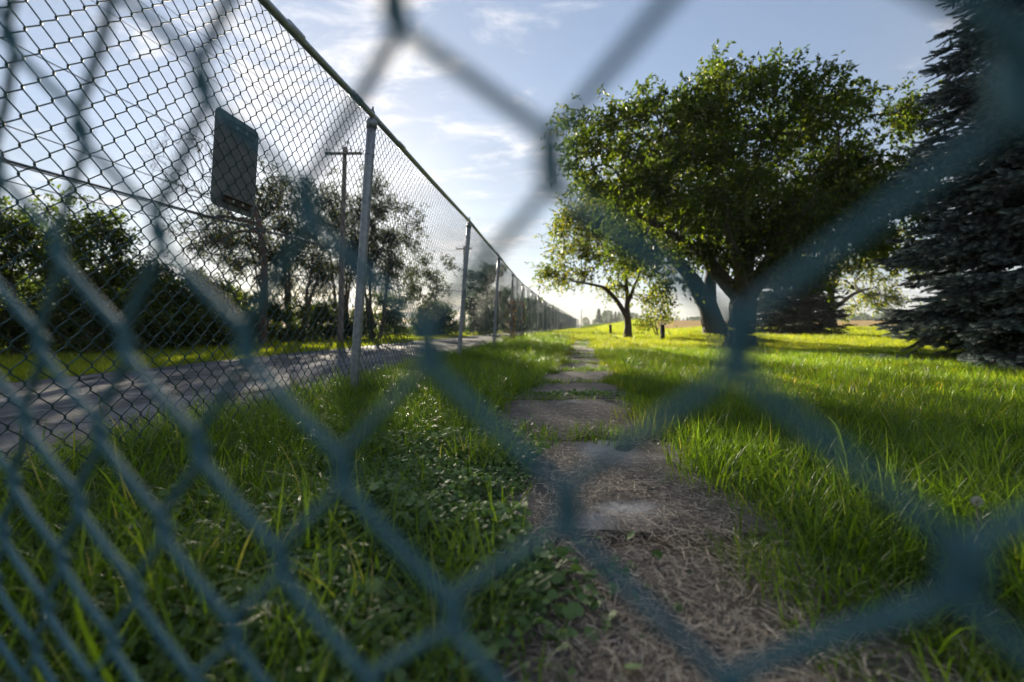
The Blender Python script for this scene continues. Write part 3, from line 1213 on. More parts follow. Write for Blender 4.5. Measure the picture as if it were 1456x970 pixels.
# --- the big tree on the lawn: two leaning stems
def big_tree():
    Y = 9.3
    base = (px(1053, Y), Y, 0.0)
    q = lambda x, y, d=0.0: P3(x, y, Y + d, base)
    s0 = bend((0, 0, -0.12), q(1056, 432), 9, wob=0.012)
    st = [dict(pts=s0, rad=[0.52, 0.36, 0.30, 0.275, 0.265, 0.26, 0.25, 0.26, 0.27], fork=8, bare=9)]
    top = len(s0) - 1
    st.append(dict(pts=bend(q(1048, 420), q(985, 350, -0.3), 5, (0, 0, 0.05)) + bend(q(975, 345, -0.3), q(900, 300, -0.5), 4), rad=[0.17, 0.12, 0.07, 0.05], **{'from': top}, bare=2))
    st.append(dict(pts=bend(q(1062, 420), q(1130, 330, 0.3), 5, (0, 0, 0.05)) + bend(q(1140, 320, 0.3), q(1210, 240, 0.6), 4), rad=[0.2, 0.15, 0.09, 0.05], **{'from': top}, bare=2))
    st.append(dict(pts=bend(q(1056, 415), q(1050, 250, -0.2), 7, (0.1, 0, 0)), rad=[0.17, 0.1, 0.05], **{'from': top}, bare=3))
    st.append(dict(pts=bend(q(1056, 415, 0.1), q(1070, 300, 1.6), 6), rad=[0.14, 0.06], **{'from': top}, bare=2))
    st.append(dict(pts=bend(q(1056, 415, -0.1), q(1030, 320, -1.6), 6), rad=[0.14, 0.06], **{'from': top}, bare=2))

    def bl(x, y, rx, rz, d=0.0, ry=None):
        c = q(x, y, d)
        s = (Y + d) / F
        return (c[0], c[1], c[2], rx * s, (ry or rx) * s, rz * s)
    blobs = [bl(1060, 225, 165, 105, 0.0), bl(1075, 165, 80, 52, -0.2), bl(925, 225, 110, 70, -0.2), bl(850, 225, 58, 58, 0.1), bl(955, 178, 75, 50, 0.0), bl(985, 140, 40, 30, 0.0), bl(1215, 225, 95, 75, 0.1), bl(1265, 235, 50, 62, 0.3), bl(1235, 335, 75, 50, 0.2), bl(1240, 165, 45, 30, 0.2), bl(960, 300, 115, 65, -0.5),
             bl(1130, 320, 130, 80, 0.2), bl(1215, 290, 70, 60, 0.4), bl(1040, 320, 110, 75, -1.3), bl(1060, 250, 140, 100, 1.5),
             bl(1040, 118, 45, 26), bl(1110, 108, 30, 20), bl(1185, 148, 36, 30), bl(838, 178, 36, 24), bl(1280, 175, 26, 24, 0.3), bl(905, 330, 50, 40)]

    def tint(c, rng):
        n = vnoise(c[:, 0] * 1.3 + 9, c[:, 2] * 1.3 + c[:, 1] * 0.7, 5)
        return np.clip(0.08 + 0.42 * n + 0.45 * rng.random(len(c)) ** 2.2, 0, 1)
    make_tree('broadleaf_tree', 'largest round crowned green tree with thick dark trunk on the lawn', base, st, blobs, 1000, 9, 9, 0.33, 0.098,
              M['leaf_big'], M['bark'], 21, clump=0.34, tint_fn=tint, shell=0.6, step=0.32, r_tip=0.006)


big_tree()


def leaning_tree():
    Y = 13.2
    base = (px(1020, Y), Y, ground_z(px(1020, Y), Y))
    q = lambda x, y, d=0.0: P3(x, y, Y + d, base)
    s0 = bend((0, 0, -0.2), q(1008, 440), 4, wob=0.01) + bend(q(1003, 430), q(960, 372), 5, (0.05, 0, 0.05))
    st = [dict(pts=s0, rad=[0.4, 0.27, 0.22, 0.15], fork=6, bare=6)]
    st.append(dict(pts=bend(q(1008, 440), q(1012, 330, 0.5), 5), rad=[0.2, 0.1], **{'from': 3}, bare=2))
    s = Y / F
    blobs = []
    for x, y, rx, rz, d in ((930, 320, 90, 60, 0), (880, 350, 50, 45, 0.3), (985, 280, 90, 70, 0.8), (1020, 330, 60, 60, 0.6), (960, 395, 40, 22, 0.2)):
        c = q(x, y, d)
        blobs.append((c[0], c[1], c[2], rx * s, rx * s, rz * s))
    make_tree('broadleaf_tree', 'leaning tree whose trunk slants left behind the largest tree', base, st, blobs, 240, 8, 7, 0.32, 0.12,
              M['leaf_big'], M['bark'], 22, shell=0.55)


leaning_tree()


def small_tree():
    Y = 15.2
    base = (px(893, Y), Y, 0.0)
    q = lambda x, y, d=0.0: P3(x, y, Y + d, base)
    st = [dict(pts=bend((0, 0, -0.1), q(891, 440), 5, wob=0.01), rad=[0.19, 0.125, 0.11, 0.1], fork=4, bare=4)]
    st.append(dict(pts=bend(q(889, 448), q(862, 412, -0.2), 5, (0, 0, 0.1)) + bend(q(856, 408, -0.2), q(815, 400, -0.4), 4), rad=[0.085, 0.06, 0.03], **{'from': 3}, bare=2))
    st.append(dict(pts=bend(q(891, 438), q(885, 360, 0.2), 6, (0.05, 0, 0)), rad=[0.085, 0.03], **{'from': 4}, bare=2))
    st.append(dict(pts=bend(q(892, 432), q(915, 375, 0.3), 6), rad=[0.07, 0.025], **{'from': 4}, bare=2))
    s = Y / F
    blobs = []
    for x, y, rx, rz, d in ((850, 350, 75, 45, 0), (810, 385, 42, 25, -0.2), (885, 310, 80, 45, 0.3), (835, 300, 48, 35, 0.2), (930, 365, 45, 40, 0.4), (785, 402, 22, 12, -0.3), (875, 410, 30, 14, 0.2), (925, 415, 30, 18, 0.2), (880, 265, 50, 25, 0), (815, 330, 35, 20, 0)):
        c = q(x, y, d)
        blobs.append((c[0], c[1], c[2], rx * s, rx * s * 0.9, rz * s))
    make_tree('broadleaf_tree', 'small sunlit yellow green tree with forked trunk beside the path', base, st, blobs, 330, 7, 6, 0.30, 0.12,
              M['leaf_small'], M['bark2'], 23, shell=0.5, r_tip=0.006)
    # low sprouts at its foot and a leafy sapling behind it
    b2 = (px(937, 17.0), 17.0, ground_z(px(937, 17.0), 17.0))
    q2 = lambda x, y, d=0.0: P3(x, y, 17.0 + d, b2)
    st = [dict(pts=bend((0, 0, -0.1), q2(930, 455), 4), rad=[0.04, 0.02], fork=2, bare=2), dict(pts=bend((0.05, 0, 0), q2(942, 440), 4), rad=[0.03, 0.012], bare=2, **{'from': 0}), dict(pts=bend((-0.05, 0, 0), q2(922, 452), 4), rad=[0.03, 0.012], bare=2, **{'from': 0})]
    s = 17.0 / F
    blobs = [(*q2(928, 453), 22 * s, 20 * s, 16 * s), (*q2(945, 440), 14 * s, 14 * s, 16 * s), (*q2(915, 462), 12 * s, 12 * s, 8 * s)]
    make_tree('sapling', 'low multi stemmed leafy sapling behind the small sunlit tree', b2, st, blobs, 50, 5, 5, 0.25, 0.12, M['leaf_small'], M['bark2'], 24, keep=0.7)


small_tree()


def lit_tree():
    Y = 28.0
    base = (px(1182, Y), Y, ground_z(px(1182, Y), Y))
    q = lambda x, y, d=0.0: P3(x, y, Y + d, base)
    st = [dict(pts=bend((0, 0, -0.2), q(1180, 415), 6, wob=0.02), rad=[0.42, 0.27, 0.22, 0.18], fork=5, bare=4)]
    st.append(dict(pts=bend(q(1183, 440), q(1235, 410, 0.3), 5, (0, 0, 0.2)), rad=[0.15, 0.06], **{'from': 3}, bare=2))
    st.append(dict(pts=bend(q(1180, 415), q(1200, 350), 5), rad=[0.16, 0.06], **{'from': 5}, bare=1))
    s = Y / F
    blobs = []
    for x, y, rx, rz, d in ((1220, 385, 60, 35, 0), (1265, 400, 45, 35, 0), (1190, 350, 60, 45, 0), (1245, 430, 40, 18, 0), (1280, 360, 50, 40, 1), (1215, 445, 18, 8, 0)):
        c = q(x, y, d)
        blobs.append((c[0], c[1], c[2], rx * s, rx * s, rz * s))
    make_tree('broadleaf_tree', 'tree with yellowing sunlit leaves at the edge of the tan field', base, st, blobs, 260, 7, 6, 0.45, 0.2,
              M['leaf_small'], M['bark2'], 25, shell=0.5, r_tip=0.01, keep=0.8)


lit_tree()


# --- hedgerow across the road
def hedge_tree(name, label, x_px, Y, top_px, half_px, dens, seed, mat='leaf_hedge', skirt=True, leaf=0.12, trunks=2, keep=1.0, base_y=None, lean_px=0, bare_frac=0.0, cat='tree', twig_len=0.35):
    rng = np.random.default_rng(seed)
    X = px(x_px, Y)
    z0 = ground_z(X, Y)
    base = (X, Y, z0)
    H = CAM_H + (463 - top_px) / F * Y - z0
    hw = half_px / F * Y
    stems = []
    for k in range(trunks):
        a = rng.uniform(-0.35, 0.35) * hw
        stems.append(dict(pts=bend((a * 0.3, rng.uniform(-0.3, 0.3), -0.1), (a * 1.6 + lean_px / F * Y, rng.uniform(-0.4, 0.4), H * rng.uniform(0.6, 0.8)), 8, (rng.normal(0, 0.15), 0, 0), 0.04, rng),
                          rad=[0.04 + 0.008 * H, 0.025 + 0.004 * H, 0.015], fork=4, bare=2))
    blobs = []
    lo = 0.12 if skirt else 0.35
    nb = 9
    for k in range(nb):
        f = lo + (0.92 - lo) * k / (nb - 1)
        wdt = hw * (1.0 if skirt else math.sin(math.pi * (0.18 + 0.75 * (f - lo) / (1 - lo)))) * (1 - 0.55 * max(0, f - 0.6) / 0.4) * rng.uniform(0.8, 1.1)
        blobs.append((rng.normal(0, 0.22) * hw + lean_px / F * Y * f, rng.normal(0, 0.15) * hw, f * H * 0.97, wdt * 0.75, wdt * 0.65, H * 0.13))

    def tint(c, r2):
        n = vnoise(c[:, 0] * 0.9 + seed, c[:, 2] * 0.9 + c[:, 1] * 0.5, 9)
        return np.clip(0.05 + 0.55 * n + 0.35 * r2.random(len(c)) ** 2, 0, 1)
    return make_tree(name, label, base, stems, blobs, dens, 7, 6, twig_len, leaf, M[mat], M['bark2'], seed, group='hedgerow across the road',
                     shell=0.45, r_tip=0.007, tint_fn=tint, keep=keep, step=0.45, cat=cat)


hedge_tree('hedgerow_bush', 'dense dark bush at the left edge across the road', 10, 12.5, 285, 75, 330, 41, leaf=0.13)
hedge_tree('hedgerow_bush', 'tall bush with sunlit yellow leaves left of the sign, second from the left edge', 125, 13.0, 280, 75, 330, 42, leaf=0.13)
hedge_tree('hedgerow_bush', 'dark rounded bush sloping down between the sunlit bush and the bare tree', 215, 15.5, 365, 75, 260, 43, leaf=0.13)
hedge_tree('hedgerow_bush', 'low dark bush at the foot of the bare branched tree', 300, 17.5, 392, 60, 220, 44, leaf=0.13, keep=0.9)
hedge_tree('hedgerow_bush', 'shadowy low bush filling the gap under the left edge', 70, 17.0, 395, 95, 260, 45, leaf=0.14)
hedge_tree('hedgerow_bush', 'low tangled bush under the tall sparse tree', 400, 21.0, 425, 60, 220, 46, leaf=0.13, keep=0.9)
hedge_tree('hedgerow_bush', 'dark bush low behind the sunlit bush and the fence, under the cables', 170, 17.0, 385, 95, 330, 57, leaf=0.14)
hedge_tree('hedgerow_bush', 'low thicket left of the bare tree trunk', 255, 20.0, 405, 80, 300, 58, leaf=0.14)
hedge_tree('hedgerow_bush', 'low thicket right behind the bare tree trunk', 350, 22.0, 412, 60, 260, 59, leaf=0.14)
hedge_tree('hedgerow_bush', 'low thicket at the foot of the tall utility pole', 468, 26.0, 432, 60, 260, 60, leaf=0.15)
hedge_tree('hedgerow_bush', 'low bush right of the tall utility pole', 535, 26.0, 425, 55, 220, 47, leaf=0.15, keep=0.9)
hedge_tree('hedgerow_tree', 'tall sparse tree with the sun behind it, left of the tall utility pole', 415, 23.5, 232, 125, 1250, 48, 'leaf_thin', False, 0.12, 6, 0.62)
hedge_tree('hedgerow_tree', 'tall sparse tree between the tall utility pole and the silver fence post', 532, 25.0, 240, 75, 800, 49, 'leaf_thin', False, 0.12, 4, 0.6)
hedge_tree('hedgerow_tree', 'tall sparse tree right behind the tall utility pole', 487, 27.5, 242, 75, 560, 56, 'leaf_thin', False, 0.12, 3, 0.6)
hedge_tree('hedgerow_tree', 'slim young tree standing alone between the two nearest fence posts', 607, 31.0, 350, 42, 130, 50, 'leaf_thin', False, 0.17, 1, 0.75)
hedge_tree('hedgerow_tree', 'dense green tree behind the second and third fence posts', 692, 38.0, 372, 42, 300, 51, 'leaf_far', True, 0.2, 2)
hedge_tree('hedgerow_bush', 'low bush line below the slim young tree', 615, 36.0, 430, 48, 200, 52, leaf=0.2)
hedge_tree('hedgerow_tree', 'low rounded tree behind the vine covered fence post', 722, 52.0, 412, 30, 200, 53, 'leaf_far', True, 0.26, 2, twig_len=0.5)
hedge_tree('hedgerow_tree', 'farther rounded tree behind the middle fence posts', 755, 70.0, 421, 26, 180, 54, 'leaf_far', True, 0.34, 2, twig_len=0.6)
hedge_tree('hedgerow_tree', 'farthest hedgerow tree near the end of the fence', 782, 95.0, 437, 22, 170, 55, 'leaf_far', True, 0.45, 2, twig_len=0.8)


def bare_tree():
    Y = 19.0
    X = px(374, Y)
    base = (X, Y, ground_z(X, Y))
    q = lambda x, y, d=0.0: P3(x, y, Y + d, base)
    rng = np.random.default_rng(61)
    t = thing('bare_tree', 'bare branched tree with dark trunk just below the metal sign', 'tree', base, group='hedgerow across the road')
    stems = [dict(pts=bend((0, 0, -0.1), q(372, 320), 8, (0.1, 0, 0), 0.03, rng), rad=[0.17, 0.14, 0.12], fork=6, bare=5)]
    stems.append(dict(pts=bend(q(372, 320), q(290, 308), 6, (0, 0, 0.15), 0.03, rng), rad=[0.10, 0.04], **{'from': 7}, bare=1))
    stems.append(dict(pts=bend(q(372, 330), q(300, 350), 6, (0, 0, 0.25), 0.03, rng), rad=[0.07, 0.03], **{'from': 6}, bare=1))
    stems.append(dict(pts=bend(q(372, 320), q(330, 215), 7, (0.1, 0, 0.0), 0.03, rng), rad=[0.10, 0.03], **{'from': 7}, bare=1))
    s = Y / F
    blobs = [(*q(280, 300), 60 * s, 40 * s, 55 * s), (*q(270, 235), 50 * s, 40 * s, 45 * s), (*q(320, 220), 45 * s, 40 * s, 50 * s), (*q(300, 370), 50 * s, 40 * s, 30 * s)]
    att = sample_blobs(blobs, 330, rng, 0.5)
    P, par, cnt, tips, _ = grow(stems, att, 0.35, rng, 0.15)
    rad = 0.006 * cnt ** 0.42
    k0 = 0
    for st in stems:
        m = len(st['pts'])
        rad[k0:k0 + m] = np.interp(np.linspace(0, 1, m), np.linspace(0, 1, len(st['rad'])), st['rad'])
        k0 += m
    bm = branch_mesh('trunk', P, par, rad)
    obj('trunk', bm, M['bark2'], t)
    ctr = np.array(q(372, 330))
    c, ld, up, tw = leafy(P[tips], ctr, 5, 4, 0.55, 0.1, rng, 0.08, 0.05)
    tv, tf = twig_mesh(tw, 0.005)
    obj('twigs', mesh_np('twigs', tv, tf), M['bark2'], t, kind='stuff')


bare_tree()


# --- spruces
def needle_spray(name, length, n, nl, rng, mat, r0=0.006):
    """a twig bristling with needles, along +z"""
    s = rng.random(n) ** 0.9
    a = rng.random(n) * 2 * np.pi
    tilt = 1.2 - 0.6 * s
    d = np.stack([np.cos(a) * np.sin(tilt), np.sin(a) * np.sin(tilt), np.cos(tilt)], 1)
    p = np.stack([0 * s, 0 * s, s * length], 1)
    L = nl * (0.75 + 0.4 * rng.random(n)) * (1 - 0.25 * s)
    side = unit(np.cross(d, np.array([0.3, 0.2, 1.0]))) * (nl * 0.07)
    v = np.stack([p - side, p + side, p + d * L[:, None]], 1).reshape(-1, 3)
    f = np.arange(n * 3).reshape(-1, 3)
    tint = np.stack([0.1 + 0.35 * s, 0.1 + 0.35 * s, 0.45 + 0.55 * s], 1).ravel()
    ang = np.arange(4) * np.pi / 2
    k = len(v)
    ring = np.stack([np.cos(ang) * r0, np.sin(ang) * r0, 0 * ang], 1)
    v = np.vstack([v, ring, [[0, 0, length * 0.98]]])
    f = np.vstack([f, [[k, k + 1, k + 4], [k + 1, k + 2, k + 4], [k + 2, k + 3, k + 4], [k + 3, k, k + 4]]])
    me = mesh_np(name, v, f)
    at = me.attributes.new('tint', 'FLOAT', 'POINT')
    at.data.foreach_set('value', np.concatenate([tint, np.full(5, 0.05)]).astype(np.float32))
    return source(name, me, mat)


def make_spruce(label, base, H, rad_fn, n_whorl, mat, seed, spray, spray_gap, twig_gap, z_lo=0.25, half=None, group=None, trunk_r=0.16):
    rng = np.random.default_rng(seed)
    t = thing('spruce_tree', label, 'tree', base, group=group)
    mb = MB()
    zz = np.linspace(-0.15, H, 14)
    mb.tube(np.stack([0.03 * np.sin(zz), 0 * zz, zz], 1), np.linspace(trunk_r, 0.015, 14), 12)
    pts, dirs, scl = [], [], []
    zs = z_lo + (H - z_lo) * (np.linspace(0, 1, n_whorl) ** 1.0)
    for wi, z in enumerate(zs):
        Rm = rad_fn(z)
        if Rm < 0.1:
            continue
        nb = 6 if Rm > 0.6 else 4
        a0 = rng.random() * 6.28
        for b in range(nb):
            a = a0 + b * 2 * math.pi / nb + rng.normal(0, 0.16)
            L = Rm * rng.uniform(0.78, 1.06)
            rise = 0.10 + 0.25 * (z / H)
            zb = z + rng.normal(0, 0.11)
            droop = rng.uniform(0.28, 0.62)
            s = np.linspace(0, 1, 8)
            dr = np.array([math.cos(a), math.sin(a), 0])
            P = np.array([0, 0, zb]) + dr * (L * s)[:, None]
            P[:, 2] += L * (rise * s - droop * s ** 2 + (droop - 0.18) * s ** 3)
            P[:, 2] = np.maximum(P[:, 2], 0.06)
            mb.tube(P, np.linspace(0.012 + 0.012 * L, 0.004, 8), 5, False)
            # side twigs in the frond plane
            side = np.array([-math.sin(a), math.cos(a), 0])
            u = 0.12
            while u < 1.0:
                pb = np.array([np.interp(u, s, P[:, k]) for k in range(3)])
                fwd = unit(np.array([np.interp(min(u + 0.1, 1), s, P[:, k]) - np.interp(max(u - 0.1, 0), s, P[:, k]) for k in range(3)]))
                for sg in (-1, 1):
                    tl = L * (0.13 + 0.30 * math.sin(math.pi * min(u * 0.9 + 0.12, 1))) * rng.uniform(0.7, 1.1) * (1 - 0.45 * u)
                    d = unit(fwd * rng.uniform(0.7, 1.0) + side * sg * rng.uniform(0.7, 1.0) + np.array([0, 0, rng.uniform(-0.55, 0.12)]))
                    mb.tube(np.array([pb, pb + d * tl]), [0.005, 0.003], 3, False)
                    w = 0.02
                    while w < tl:
                        pp = pb + d * w + np.array([0, 0, -0.12 * w * w / max(tl, 0.1)])
                        for s2 in (-1, 1):
                            dd = unit(d + np.cross(d, [0, 0, 1]) * s2 * rng.uniform(0.4, 0.9) + np.array([0, 0, rng.uniform(-0.25, 0.30)]))
                            pts.append(pp)
                            dirs.append(dd)
                            scl.append(rng.uniform(0.75, 1.2))
                        w += spray_gap * rng.uniform(0.8, 1.2)
                    pts.append(pb + d * tl)
                    dirs.append(d)
                    scl.append(rng.uniform(0.9, 1.3))
                u += twig_gap / max(L, 0.3) * rng.uniform(0.85, 1.15)
            pts.append(P[-1])
            dirs.append(unit(P[-1] - P[-2]))
            scl.append(1.3)
    obj('trunk', mb.mesh('trunk', True), M['bark2'], t)
    pts, dirs, scl = np.array(pts), np.array(dirs), np.array(scl)
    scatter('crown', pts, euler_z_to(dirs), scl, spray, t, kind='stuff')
    return t, len(pts)


rs = np.random.default_rng(77)
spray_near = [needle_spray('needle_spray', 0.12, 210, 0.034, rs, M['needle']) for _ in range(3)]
spray_mid = [needle_spray('needle_spray_dark', 0.24, 80, 0.08, rs, M['needle_dark'], 0.012) for _ in range(2)]


def near_rad(z):
    if z < 0.9:
        return 1.64 + 0.16 * z / 0.9
    return max(0.0, 1.80 - (z - 0.9) * 0.195)


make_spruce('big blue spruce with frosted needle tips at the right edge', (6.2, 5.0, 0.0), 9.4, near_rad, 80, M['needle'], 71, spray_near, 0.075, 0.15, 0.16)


def mid_rad(z):
    return max(0.0, 2.05 - 0.315 * max(z - 0.5, 0))


make_spruce('small dark spruce on the lawn behind the largest tree', (px(1127, 20), 20, ground_z(px(1127, 20), 20)), 7.0, mid_rad, 36, M['needle_dark'], 72, spray_mid, 0.16, 0.24, 0.35, trunk_r=0.12)

# --- far treeline
far_rng = np.random.default_rng(88)


def far_tree_meshes(kind, seed):
    rng = np.random.default_rng(seed)
    n = 900
    z = rng.random(n)
    a = rng.random(n) * 6.283
    if kind == 'conifer':
        r = (1 - z) ** 0.9 * 0.22 * np.sqrt(rng.random(n)) * (0.8 + 0.3 * np.sin(z * 50))
    else:
        r = np.sqrt(np.clip(1 - (2 * z - 1) ** 2, 0, 1)) * 0.42 * rng.random(n) ** 0.4 * (0.8 + 0.4 * vnoise(a * 1.2, z * 4, seed))
    c = np.stack([r * np.cos(a), r * np.sin(a), 0.1 + 0.9 * z], 1)
    d = unit(rng.normal(0, 1, (n, 3)) + np.stack([np.cos(a), np.sin(a), -0.3 + 0 * a], 1))
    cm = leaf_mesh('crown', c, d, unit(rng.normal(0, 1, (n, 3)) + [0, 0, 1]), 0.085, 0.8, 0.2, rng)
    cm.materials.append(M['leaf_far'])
    mb = MB()
    mb.tube([(0, 0, -0.05), (0, 0, 0.35), (0, 0, 0.8)], [0.03, 0.02, 0.006], 6)
    tm = mb.mesh('trunk')
    tm.materials.append(M['bark2'])
    return cm, tm


fm = {'conifer': [far_tree_meshes('conifer', s) for s in (1, 2)], 'round': [far_tree_meshes('round', s) for s in (3, 4)]}
for i in range(34):
    x_ = 834 + i * 5.1 + far_rng.uniform(-2, 2)
    Y = far_rng.uniform(150, 190)
    kind = 'conifer' if far_rng.random() < 0.55 else 'round'
    top = 463 - far_rng.uniform(14, 24) * (1.0 if x_ < 905 else 0.55) if x_ > 850 else 463 - far_rng.uniform(6, 14)
    X = px(x_, Y)
    z0 = ground_z(X, Y)
    h = CAM_H + (463 - top) / F * Y - z0 + 0.4
    cm, tm = fm[kind][i % 2]
    t = thing('distant_tree', 'distant conifer in the hazy treeline past the end of the lawn' if kind == 'conifer' else 'distant round crowned tree in the hazy treeline past the end of the lawn', 'tree', (X, Y, z0 - 0.3), (0, 0, far_rng.random() * 6), 'distant treeline')
    t.scale = (h * far_rng.uniform(0.9, 1.3), h * 1.0, h)
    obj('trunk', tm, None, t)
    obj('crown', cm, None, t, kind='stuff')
for i in range(16):
    x_ = 1195 + i * 9 + far_rng.uniform(-4, 4)
    Y = far_rng.uniform(150, 180)
    X = px(x_, Y)
    z0 = ground_z(X, Y)
    h = CAM_H + far_rng.uniform(12, 20) / F * Y - z0
    cm, tm = fm['round'][i % 2]
    t = thing('distant_tree', 'distant round tree beyond the tan field on the right', 'tree', (X, Y, z0 - 0.3), (0, 0, far_rng.random() * 6), 'trees beyond the tan field')
    t.scale = (h * 1.5, h * 1.2, h)
    obj('trunk', tm, None, t)
    obj('crown', cm, None, t, kind='stuff')
ct = thing('chimney', 'thin distant chimney rising above the treeline past the end of the fence', 'chimney', (px(826.5, 190), 190, -0.3))
mb = MB()
mb.tube([(0, 0, 0), (0, 0, 3.2), (0, 0, 7.0)], [0.26, 0.22, 0.19], 12)
obj('stack', mb.mesh('stack', True), M['brick'], ct)
mb = MB()
mb.tube([(0, 0, 7.0), (0, 0, 7.25)], [0.23, 0.23], 12)
obj('rim', mb.mesh('rim'), M['brick'], ct)


# --- stub posts on the lawn
def stub(x_px, Y, lab, h):
    X = px(x_px, Y)
    mb = MB()
    zz = np.array([-0.15, 0, h * 0.4, h - 0.02, h])
    mb.tube(np.stack([0.01 * np.sin(zz * 9), 0 * zz, zz], 1), [0.065, 0.065, 0.06, 0.06, 0.045], 12)
    obj('stub_post', mb.mesh('stub_post', True), M['stub'], None, (X, Y, ground_z(X, Y)), label=lab, category='post', group='stub posts on the lawn')


stub(868, 20.0, 'short dark wooden stub post left of the small sunlit tree', 0.52)
stub(942, 12.9, 'short dark wooden stub post right of the small sunlit tree', 0.46)


# ------------------------------------------------------------------ dead vine on the fence
def vine(y, lab, z1, seed, n):
    rng = np.random.default_rng(seed)
    x = float(fence_x(y))
    t = thing('dead_vine', lab, 'vine', (x, y, ground_z(x, y)))
    mb = MB()
    for k in range(4):
        zz = np.linspace(0, z1 * rng.uniform(0.7, 1), 24)
        a = zz * rng.uniform(6, 10) + rng.random() * 6
        rr = 0.045 + 0.02 * rng.random()
        mb.tube(np.stack([rr * np.cos(a) + 0.03, rr * np.sin(a), zz], 1), 0.005, 5)
    obj('stem', mb.mesh('stem', True), M['bark2'], t)
    z = rng.random(n) ** 0.8 * z1
    a = rng.random(n) * 6.28
    r = 0.04 + 0.10 * rng.random(n)
    c = np.stack([r * np.cos(a) + 0.03, r * np.sin(a) * 1.6, z], 1)
    me = leaf_mesh('leaves', c, unit(rng.normal(0, 1, (n, 3)) + [0, 0, -0.6]), unit(rng.normal(0, 1, (n, 3))), 0.075, 0.75, 0.4, rng)
    obj('leaves', me, M['leaf_dead'], t, kind='stuff')


vine(12.06, 'rust brown dead vine climbing the fourth fence post', 1.15, 5, 130)
vine(15.08, 'sparse brown dead vine high on the fifth fence post', 1.35, 6, 60)


# ------------------------------------------------------------------ grass
def tuft(name, n, radius, l0, l1, width, segs, arch, rng, mat, dry=0.06):
    vs, fs, ti, base = [], [], [], 0
    for b in range(n):
        a = rng.random() * 6.283
        rr = radius * math.sqrt(rng.random())
        o = np.array([rr * math.cos(a), rr * math.sin(a), -0.01])
        L = rng.uniform(l0, l1)
        h = rng.random() * 6.283
        if rng.random() < 0.6:
            h = a + rng.normal(0, 0.7)
        d = np.array([math.cos(h), math.sin(h), 0])
        tilt0 = abs(rng.normal(0.15, 0.15))
        curv = arch * rng.uniform(0.3, 1.5)
        w = width * rng.uniform(0.6, 1.25)
        tw = rng.normal(0, 0.6)
        sd0 = np.array([-math.sin(h), math.cos(h), 0])
        p = o.copy()
        th = tilt0
        seg = L / segs
        tint = rng.random() * 0.85
        if rng.random() < dry:
            tint = 1.1
        for s in range(segs + 1):
            f = s / segs
            sd = sd0 * math.cos(tw * f) + np.array([0, 0, 1]) * math.sin(tw * f) * 0.5
            ww = w * (1 - f ** 2.2) * (0.75 + 0.5 * f if f < 0.5 else 1.0)
            if s < segs:
                vs += [p - sd * ww * 0.5, p + sd * ww * 0.5]
                ti += [tint * (0.75 + 0.25 * f)] * 2
            else:
                vs.append(p.copy())
                ti.append(tint)
            if s < segs:
                th += curv / segs * (0.4 + 1.2 * f)
                p = p + (d * math.sin(th) + np.array([0, 0, math.cos(th)])) * seg
                p[2] = max(p[2], 0.0)
        for s in range(segs - 1):
            i = base + s * 2
            fs.append((i, i + 1, i + 3))
            fs.append((i, i + 3, i + 2))
        i = base + (segs - 1) * 2
        fs.append((i, i + 1, i + 2))
        base += segs * 2 + 1
    me = mesh_np(name, np.array(vs), np.array(fs), smooth_shade=True)
    at = me.attributes.new('tint', 'FLOAT', 'POINT')
    at.data.foreach_set('value', np.clip(np.array(ti), 0, 1).astype(np.float32))
    return source(name, me, mat)


gr = np.random.default_rng(5)
T_long = [tuft('long_tuft', 30, 0.055, 0.13, 0.30, 0.0052, 6, 2.4, gr, M['grass'], 0.09) for _ in range(5)]
T_med = [tuft('medium_tuft', 36, 0.07, 0.07, 0.17, 0.0045, 5, 1.3, gr, M['grass'], 0.10) for _ in range(4)]
T_lawn = [tuft('lawn_tuft', 46, 0.10, 0.05, 0.115, 0.0048, 3, 0.9, gr, M['grass_lawn'], 0.11) for _ in range(4)]
T_far = [tuft('far_tuft', 70, 0.28, 0.06, 0.13, 0.011, 2, 0.7, gr, M['grass_lawn'], 0.07) for _ in range(4)]
T_moss = [tuft('joint_tuft', 22, 0.05, 0.02, 0.06, 0.004, 3, 1.2, gr, M['grass'], 0.05) for _ in range(3)]


def place_tufts(pts2, s0, s1, squash=None, wild=0.12):
    n = len(pts2)
    x, y = pts2[:, 0], pts2[:, 1]
    z = zg(x, y) - 0.005
    rot = np.stack([gr.normal(0, wild, n), gr.normal(0, wild, n), gr.random(n) * 6.283], 1)
    cl = 0.75 + 0.55 * vnoise(x * 2.3, y * 2.3, 14)
    s = (s0 + (s1 - s0) * gr.random(n)) * cl
    sc = np.stack([s, s, s * (squash if squash is not None else 1.0)], 1)
    return np.stack([x, y, z], 1), rot, sc


def rand_area(x0, x1, y0, y1, dens):
    n = int((x1 - x0) * (y1 - y0) * dens)
    return np.stack([gr.uniform(x0, x1, n), gr.uniform(y0, y1, n)], 1)


def in_view(p, m=0.5):
    return (p[:, 1] > 0.25) & (np.abs(p[:, 0]) < 1.2 * p[:, 1] + m)


def path_clear(p, hw=0.34, rag=0.30):
    d = p[:, 0] - path_x(p[:, 1])
    n = (vnoise(p[:, 0] * 3.1, p[:, 1] * 3.1, 17) - 0.5) * rag * np.interp(p[:, 1], [1.5, 3, 5], [0.45, 1.0, 0.6]) + (vnoise(p[:, 0] * 9, p[:, 1] * 9, 18) - 0.5) * 0.12
    hw = hw * np.interp(p[:, 1], [0, 0.7, 1.3, 2.0, 2.8, 4.1, 5.9, 9, 20], [0.48, 0.6, 0.95, 1.02, 1.0, 0.92, 0.85, 0.95, 0.95])
    fade = smooth((p[:, 1] - 15.0) / 5.0)
    return np.abs(d) + n > hw * (1 - fade)


